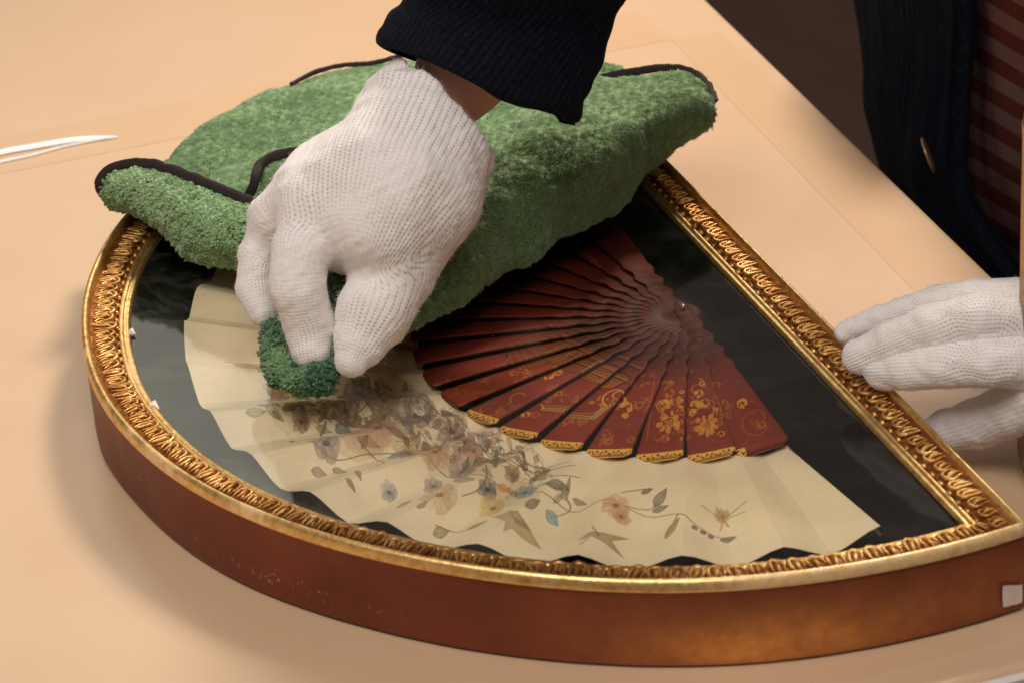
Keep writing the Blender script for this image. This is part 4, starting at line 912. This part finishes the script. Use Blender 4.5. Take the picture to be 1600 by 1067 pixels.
colsM = [
 [(232, 272, .055), (245, 287, .060), (262, 305, .060), (280, 325, .058), (295, 345, .056), (310, 360, .052)],
 [(282, 228, .054), (290, 255, .060), (300, 285, .061), (312, 315, .060), (322, 345, .057), (332, 372, .052)],
 [(332, 191, .053), (337, 225, .060), (342, 265, .062), (345, 305, .062), (350, 345, .058), (355, 385, .052)],
 [(400, 154, .053), (405, 200, .062), (410, 250, .066), (415, 300, .066), (420, 360, .060), (425, 430, .052)],
 [(480, 123, .054), (485, 170, .064), (490, 230, .070), (495, 300, .072), (500, 380, .066), (510, 470, .052)],
 [(560, 106, .055), (565, 160, .066), (570, 230, .074), (575, 310, .076), (580, 400, .068), (575, 500, .052)],
 [(620, 97, .056), (635, 160, .068), (645, 240, .076), (655, 330, .076), (650, 430, .066), (630, 514, .052)],
 [(700, 90, .058), (710, 160, .070), (715, 250, .076), (722, 335, .077), (718, 410, .066), (700, 478, .052)],
 [(790, 90, .060), (790, 170, .074), (795, 240, .086), (800, 305, .078), (802, 370, .066), (800, 425, .052)],
 [(880, 94, .062), (870, 180, .084), (865, 235, .090), (870, 285, .082), (880, 330, .068), (888, 370, .052)],
 [(955, 124, .070), (945, 175, .085), (945, 220, .090), (950, 258, .083), (958, 288, .069), (965, 313, .053)],
 [(1010, 119, .075), (1005, 155, .087), (1005, 187, .088), (1008, 214, .081), (1015, 238, .069), (1022, 257, .056)],
 [(1062, 116, .075), (1064, 140, .086), (1065, 165, .087), (1068, 188, .080), (1070, 207, .070), (1070, 224, .060)],
 [(1098, 133, .074), (1103, 150, .081), (1106, 166, .081), (1106, 182, .076), (1104, 197, .069), (1098, 209, .062)],
 [(1113, 160, .071), (1115, 170, .073), (1116, 178, .073), (1115, 186, .071), (1112, 193, .068), (1108, 200, .065)]]
for ci, k_ in ((4, .3), (5, .6), (6, 1), (7, 1), (8, .8), (9, .5), (10, .3)):
    colsM[ci] = [(p[0], p[1], p[2] + .7 * k_ * dz) for p, dz in zip(colsM[ci], (0, .006, .011, .016, .008, 0))]
rowsM = [[c[i] for c in colsM] for i in range(6)]
PATCH.append(patch(rowsM, 110, 260, seed=2, amp=.0018, creases=[([(735, 350, .085), (800, 315, .09), (870, 280, .095), (950, 262, .088)], .0028, .008), ([(775, 190, .08), (800, 235, .09), (860, 265, .09)], .0026, .010), ([(300, 290, .06), (360, 250, .062), (430, 215, .064), (470, 160, .062)], .0022, .011), ([(960, 150, .085), (990, 190, .088), (1050, 205, .085)], .0014, .010), ([(820, 225, .088), (900, 215, .092), (980, 200, .09)], -.0030, .010)]) + (1.0,))
# thick roll at the left: top edge -> round the front -> under
secs = [((159, 288), (163, 306), .068, .058), ((171, 268), (176, 321), .073, .053), ((206, 260), (211, 331), .076, .051), ((246, 266), (247, 350), .077, .050), ((290, 280), (281, 380), .078, .049), ((330, 297), (322, 404), .078, .048), ((370, 314), (372, 410), .078, .048), ((420, 332), (440, 415), .076, .048)]
rr_rows = []
for t in (0, .2, .4, .6, .8, 1.0):
    r = []
    for (a, b, zt, zb) in secs:
        z = zb + (zt - zb) * (math.cos(t * math.pi / 2) ** .7 if t < 1 else 0); bulge = math.sin(math.pi * t) * .06
        r.append((a[0] * (1 - t) + b[0] * t, a[1] * (1 - t) + b[1] * t, z))
    rr_rows.append(r)
PATCH.append(patch(rr_rows, 60, 120, close_far=False, seed=9, amp=.0014) + (1.25,))
# small upturned fold beside the glove
PATCH.append(patch([[(403, 275, .080), (412, 258, .084), (440, 246, .087), (490, 236, .090), (560, 226, .092)], [(408, 290, .078), (425, 275, .082), (455, 262, .085), (505, 255, .088), (570, 250, .090)], [(415, 320, .070), (440, 305, .072), (480, 300, .075), (520, 300, .078), (590, 300, .080)]], 24, 60, close_far=False, seed=12, amp=.0006) + (.9,))
# piece of the far side showing right of the sleeve
PATCH.append(patch([[(880, 92, .060), (915, 92, .061), (938, 95, .061), (962, 104, .060), (990, 119, .058)], [(885, 108, .062), (918, 108, .063), (942, 110, .063), (965, 115, .062), (992, 122, .060)], [(890, 130, .062), (925, 132, .063), (948, 130, .063), (970, 126, .062), (995, 124, .060)]], 20, 50, close_near=False, seed=14, amp=.0008) + (.8,))
VV = []; FF = []; b0 = 0
for P, Fq, N, sh, s in PATCH: VV.append(P); FF.append(Fq + b0); b0 += len(P)
body_cloth = mesh('fleece_sheet', np.concatenate(VV), np.concatenate(FF), M_cloth); child(body_cloth, towel)
# corner of cloth pinched under the fingertips
bn = [[(424, 512, .060, 17), (426, 545, .056, 22), (444, 582, .052, 24), (475, 596, .051, 24), (504, 590, .052, 23), (524, 562, .056, 16)], [(540, 430, .078, 26), (528, 480, .068, 22), (510, 530, .062, 26), (480, 560, .056, 24)]]
bc = [c for ch in bn for c in chain(ch)]
def fb(P):
    d = None
    for x in sdf_caps(P, bc): d = x if d is None else smin(d, x, .003)
    return d
V, Fq = BV, BF = grow(fb, [n for ch in bn for n in nodes(ch)], .0016); N = vnormals(V, Fq); V = V - N * .0025 + N * (wnoise(V, .02, 40) * .0012)[:, None]; BV = V; BN = N
o = mesh('pinched_corner', V, Fq, M_cloth); child(o, towel)
def pile(name, V, Fq, N, n, L, wid, comb, rng, tint=0., dirn=(0, -.4, -.6)):
    e1 = V[Fq[:, 1]] - V[Fq[:, 0]]; e2 = V[Fq[:, 3]] - V[Fq[:, 0]]; ar = np.linalg.norm(np.cross(e1, e2), axis=1); cs = np.cumsum(ar); f = np.searchsorted(cs, rng.uniform(0, cs[-1], n)); f = np.minimum(f, len(Fq) - 1)
    u, v = rng.uniform(0, 1, (2, n, 1)); q = V[Fq[f]]; P = q[:, 0] * (1 - u) * (1 - v) + q[:, 1] * u * (1 - v) + q[:, 2] * u * v + q[:, 3] * (1 - u) * v; nn = N[Fq[f, 0]]
    # locks: neighbours lean the same way
    lock = np.stack([wnoise(P, .0085, 71, 2), wnoise(P, .0085, 72, 2), wnoise(P, .0085, 73, 2)], 1)
    cdir = np.array(dirn) + np.stack([wnoise(P, .07, 81, 2), wnoise(P, .07, 82, 2), 0 * u[:, 0]], 1) * .5
    d = nn + cdir * comb + lock * .75 + rng.normal(0, .22, (n, 3)); d -= nn * np.minimum((d * nn).sum(1) - .25, 0)[:, None]; d /= np.linalg.norm(d, axis=1)[:, None]
    s = np.cross(d, nn + rng.normal(0, .3, (n, 3))); s /= np.linalg.norm(s, axis=1)[:, None] + 1e-9; t = np.cross(s, d)
    Ls = (L * rng.uniform(.6, 1.15, n) * (1 + .28 * wnoise(P, .006, 90, 1)))[:, None]; W = wid * rng.uniform(.7, 1.3, (n, 1))
    dn = nn * -.25 * Ls
    ring = lambda c, w_: [c + s * w_, c + (-s * .5 + t * .87) * w_, c + (-s * .5 - t * .87) * w_]
    b_ = P - nn * .0006; m_ = P + d * Ls * .55; tp = P + d * Ls * 1.0 + cdir * comb * Ls * .15 + dn * .2
    pts = np.stack(ring(b_, W * .8) + ring(P + d * Ls * .72, W) + [tp], 1).reshape(-1, 3); k = np.arange(n)[:, None] * 7
    F4 = np.concatenate([k + [0, 1, 4, 3], k + [1, 2, 5, 4], k + [2, 0, 3, 5]]); F3 = np.concatenate([k + [3, 4, 6, 6], k + [4, 5, 6, 6], k + [5, 3, 6, 6]])
    me = bpy.data.meshes.new(name); me.vertices.add(len(pts)); me.vertices.foreach_set('co', pts.astype(np.float32).ravel())
    loops = np.concatenate([F4.ravel(), F3[:, :3].ravel()]); ls_ = np.concatenate([np.arange(len(F4)) * 4, len(F4) * 4 + np.arange(len(F3)) * 3])
    me.loops.add(len(loops)); me.loops.foreach_set('vertex_index', loops.astype(np.int32)); me.polygons.add(len(ls_)); me.polygons.foreach_set('loop_start', ls_.astype(np.int32)); me.update(calc_edges=True)
    me.polygons.foreach_set('use_smooth', [True] * len(me.polygons)); me.materials.append(M_fleece)
    o = bpy.data.objects.new(name, me); COL.objects.link(o); o['kind'] = 'stuff'; child(o, towel)
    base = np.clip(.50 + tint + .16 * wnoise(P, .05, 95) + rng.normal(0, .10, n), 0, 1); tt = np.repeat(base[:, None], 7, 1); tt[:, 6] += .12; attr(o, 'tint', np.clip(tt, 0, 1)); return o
def plush(name, V, Fq, N, n, L, wid, rng, tint=0.):
    e1 = V[Fq[:, 1]] - V[Fq[:, 0]]; e2 = V[Fq[:, 3]] - V[Fq[:, 0]]; ar = np.linalg.norm(np.cross(e1, e2), axis=1)
    vis = ((CC - V[Fq].mean(1)) * N[Fq[:, 0]]).sum(1) > -.25; ar = ar * np.where(vis, 1, .15); cs = np.cumsum(ar); f = np.minimum(np.searchsorted(cs, rng.uniform(0, cs[-1], n)), len(Fq) - 1)
    u, v = rng.uniform(0, 1, (2, n, 1)); q = V[Fq[f]]; P = q[:, 0] * (1 - u) * (1 - v) + q[:, 1] * u * (1 - v) + q[:, 2] * u * v + q[:, 3] * (1 - u) * v; nn = N[Fq[f, 0]]
    brush = np.stack([wnoise(P, .055, 81, 2), wnoise(P, .055, 82, 2) - .5, wnoise(P, .055, 83, 2) - .5], 1)
    lock = np.stack([wnoise(P, .006, 71, 2), wnoise(P, .006, 72, 2), wnoise(P, .006, 73, 2)], 1)
    d = nn * .9 + brush * .35 + np.array([-.1, -.45, -.3]) + lock * .6 + rng.normal(0, .16, (n, 3)); k_ = (d * nn).sum(1); d += nn * np.maximum(.35 - k_, 0)[:, None]; d /= np.linalg.norm(d, axis=1)[:, None]
    s = np.cross(d, nn + rng.normal(0, .3, (n, 3))); s /= np.linalg.norm(s, axis=1)[:, None] + 1e-9; t = np.cross(s, d); Ls = (L * rng.uniform(.65, 1.1, n) * (1 + .3 * wnoise(P, .005, 90, 1)))[:, None]; W = wid * rng.uniform(.7, 1.3, (n, 1))
    b_ = P - nn * .0004; V2 = np.stack([b_ + s * W, b_ + (-s * .5 + t * .87) * W, b_ + (-s * .5 - t * .87) * W, P + d * Ls], 1).reshape(-1, 3); k = np.arange(n)[:, None] * 4
    o = mesh(name, V2, np.concatenate([k + [0, 1, 3], k + [1, 2, 3], k + [2, 0, 3]]), M_fleece); o['kind'] = 'stuff'; child(o, towel)
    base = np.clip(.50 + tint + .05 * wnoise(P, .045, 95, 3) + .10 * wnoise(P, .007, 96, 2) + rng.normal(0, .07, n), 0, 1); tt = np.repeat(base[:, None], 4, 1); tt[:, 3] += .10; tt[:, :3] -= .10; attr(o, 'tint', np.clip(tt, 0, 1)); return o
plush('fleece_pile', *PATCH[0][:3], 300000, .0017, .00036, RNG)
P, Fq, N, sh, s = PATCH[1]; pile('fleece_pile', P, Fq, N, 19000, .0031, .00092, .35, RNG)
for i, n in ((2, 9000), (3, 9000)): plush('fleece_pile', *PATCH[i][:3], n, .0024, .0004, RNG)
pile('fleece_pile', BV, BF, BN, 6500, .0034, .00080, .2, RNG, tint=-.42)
# dark bound edges
def binding(pts, w_=.0036, lift=.0015):
    A = cr(atv(np.array(pts, float)), 90); T = np.gradient(A, axis=0); T /= np.linalg.norm(T, axis=1)[:, None]
    vw = A - CC; vw /= np.linalg.norm(vw, axis=1)[:, None]; side = np.cross(T, vw); side /= np.linalg.norm(side, axis=1)[:, None]; side *= np.sign(side[:, 2:3] + 1e-9); nn = np.cross(T, side)
    rings = []
    for a in np.linspace(0, 2 * np.pi, 10, endpoint=False): rings.append(A + side * w_ * .5 * math.cos(a) + nn * .0009 * math.sin(a) + [0, 0, lift])
    V = np.moveaxis(np.array(rings), 0, 1).reshape(-1, 3); V = V + (wnoise(V, .008, 55)[:, None] * .0003); o = mesh('binding', V, gridfaces(90, 10, False, True), M_bind); child(o, towel)
binding([(166, 311, .060), (158, 300, .064), (156, 286, .070), (168, 270, .075), (190, 260, .078), (222, 257, .080), (255, 263, .081), (300, 279, .082), (345, 298, .082), (390, 316, .081), (430, 330, .078)], .0052, .0008)
binding([(384, 318, .070), (396, 296, .078), (400, 279, .083), (407, 261, .086), (430, 248, .088), (465, 240, .090), (500, 233, .092)], .0050)
binding([(905, 130, .066), (930, 127, .068), (960, 122, .072), (1010, 113, .078), (1055, 111, .079), (1085, 119, .078), (1106, 138, .076), (1117, 163, .073)], .0046)
binding([(455, 136, .054), (480, 123, .055), (515, 110, .056), (560, 104, .057), (590, 101, .057), (620, 93, .060), (650, 85, .062)], .0028)

# ================================================================== drinking glass at the right edge of the photo
tum = thing('drinking_glass', 'tall amber glass with a dark filling added to shade the table, cut off by the right edge beside the gloved fingers', 'glass', tuple(at(1595, 800, 0.0) + np.array([.0565, .025, .001])))
def su_amber(nt, b):
    g = NT(nt); nt.nodes.remove(b); out = nt.nodes['Material Output']
    tr = g.n('ShaderNodeBsdfTransparent'); gl = g.n('ShaderNodeBsdfGlossy'); tr.inputs[0].default_value = (.62, .42, .30, 1); gl.inputs['Roughness'].default_value = .05; gl.inputs[0].default_value = (.45, .32, .22, 1)
    fr = g.n('ShaderNodeFresnel'); fr.inputs[0].default_value = 1.5; m = g.n('ShaderNodeMixShader'); g.l(fr.outputs[0], m.inputs[0]); g.l(tr.outputs[0], m.inputs[1]); g.l(gl.outputs[0], m.inputs[2]); g.l(m.outputs[0], out.inputs[0])
M_amber = mat('amber_glass', setup=su_amber)
prof = [(.0, .0), (.046, .0), (.050, .003), (.0525, .012), (.0555, .172), (.0553, .1765), (.0540, .1780), (.0528, .1765), (.0500, .014), (.046, .009), (0, .008)]
V = []
for r, z in prof:
    for t in np.linspace(0, 2 * np.pi, 64, endpoint=False): V.append((r * math.cos(t), r * math.sin(t), z))
o = mesh('glass_wall', V, gridfaces(len(prof), 64, False, True), M_amber, tum)
M_shade_tea = mat('shade_tea', (.05, .018, .008), .1)  # dark filling added and glass widened to shade the table at lower right
V = []
for r, z in ((0, .0085), (.0455, .0095), (.0494, .015), (.0518, .120), (.0514, .1205), (0, .1202)):
    for t in np.linspace(0, 2 * np.pi, 64, endpoint=False): V.append((r * math.cos(t), r * math.sin(t), z))
mesh('shade_drink', V, gridfaces(6, 64, False, True), M_shade_tea, tum)
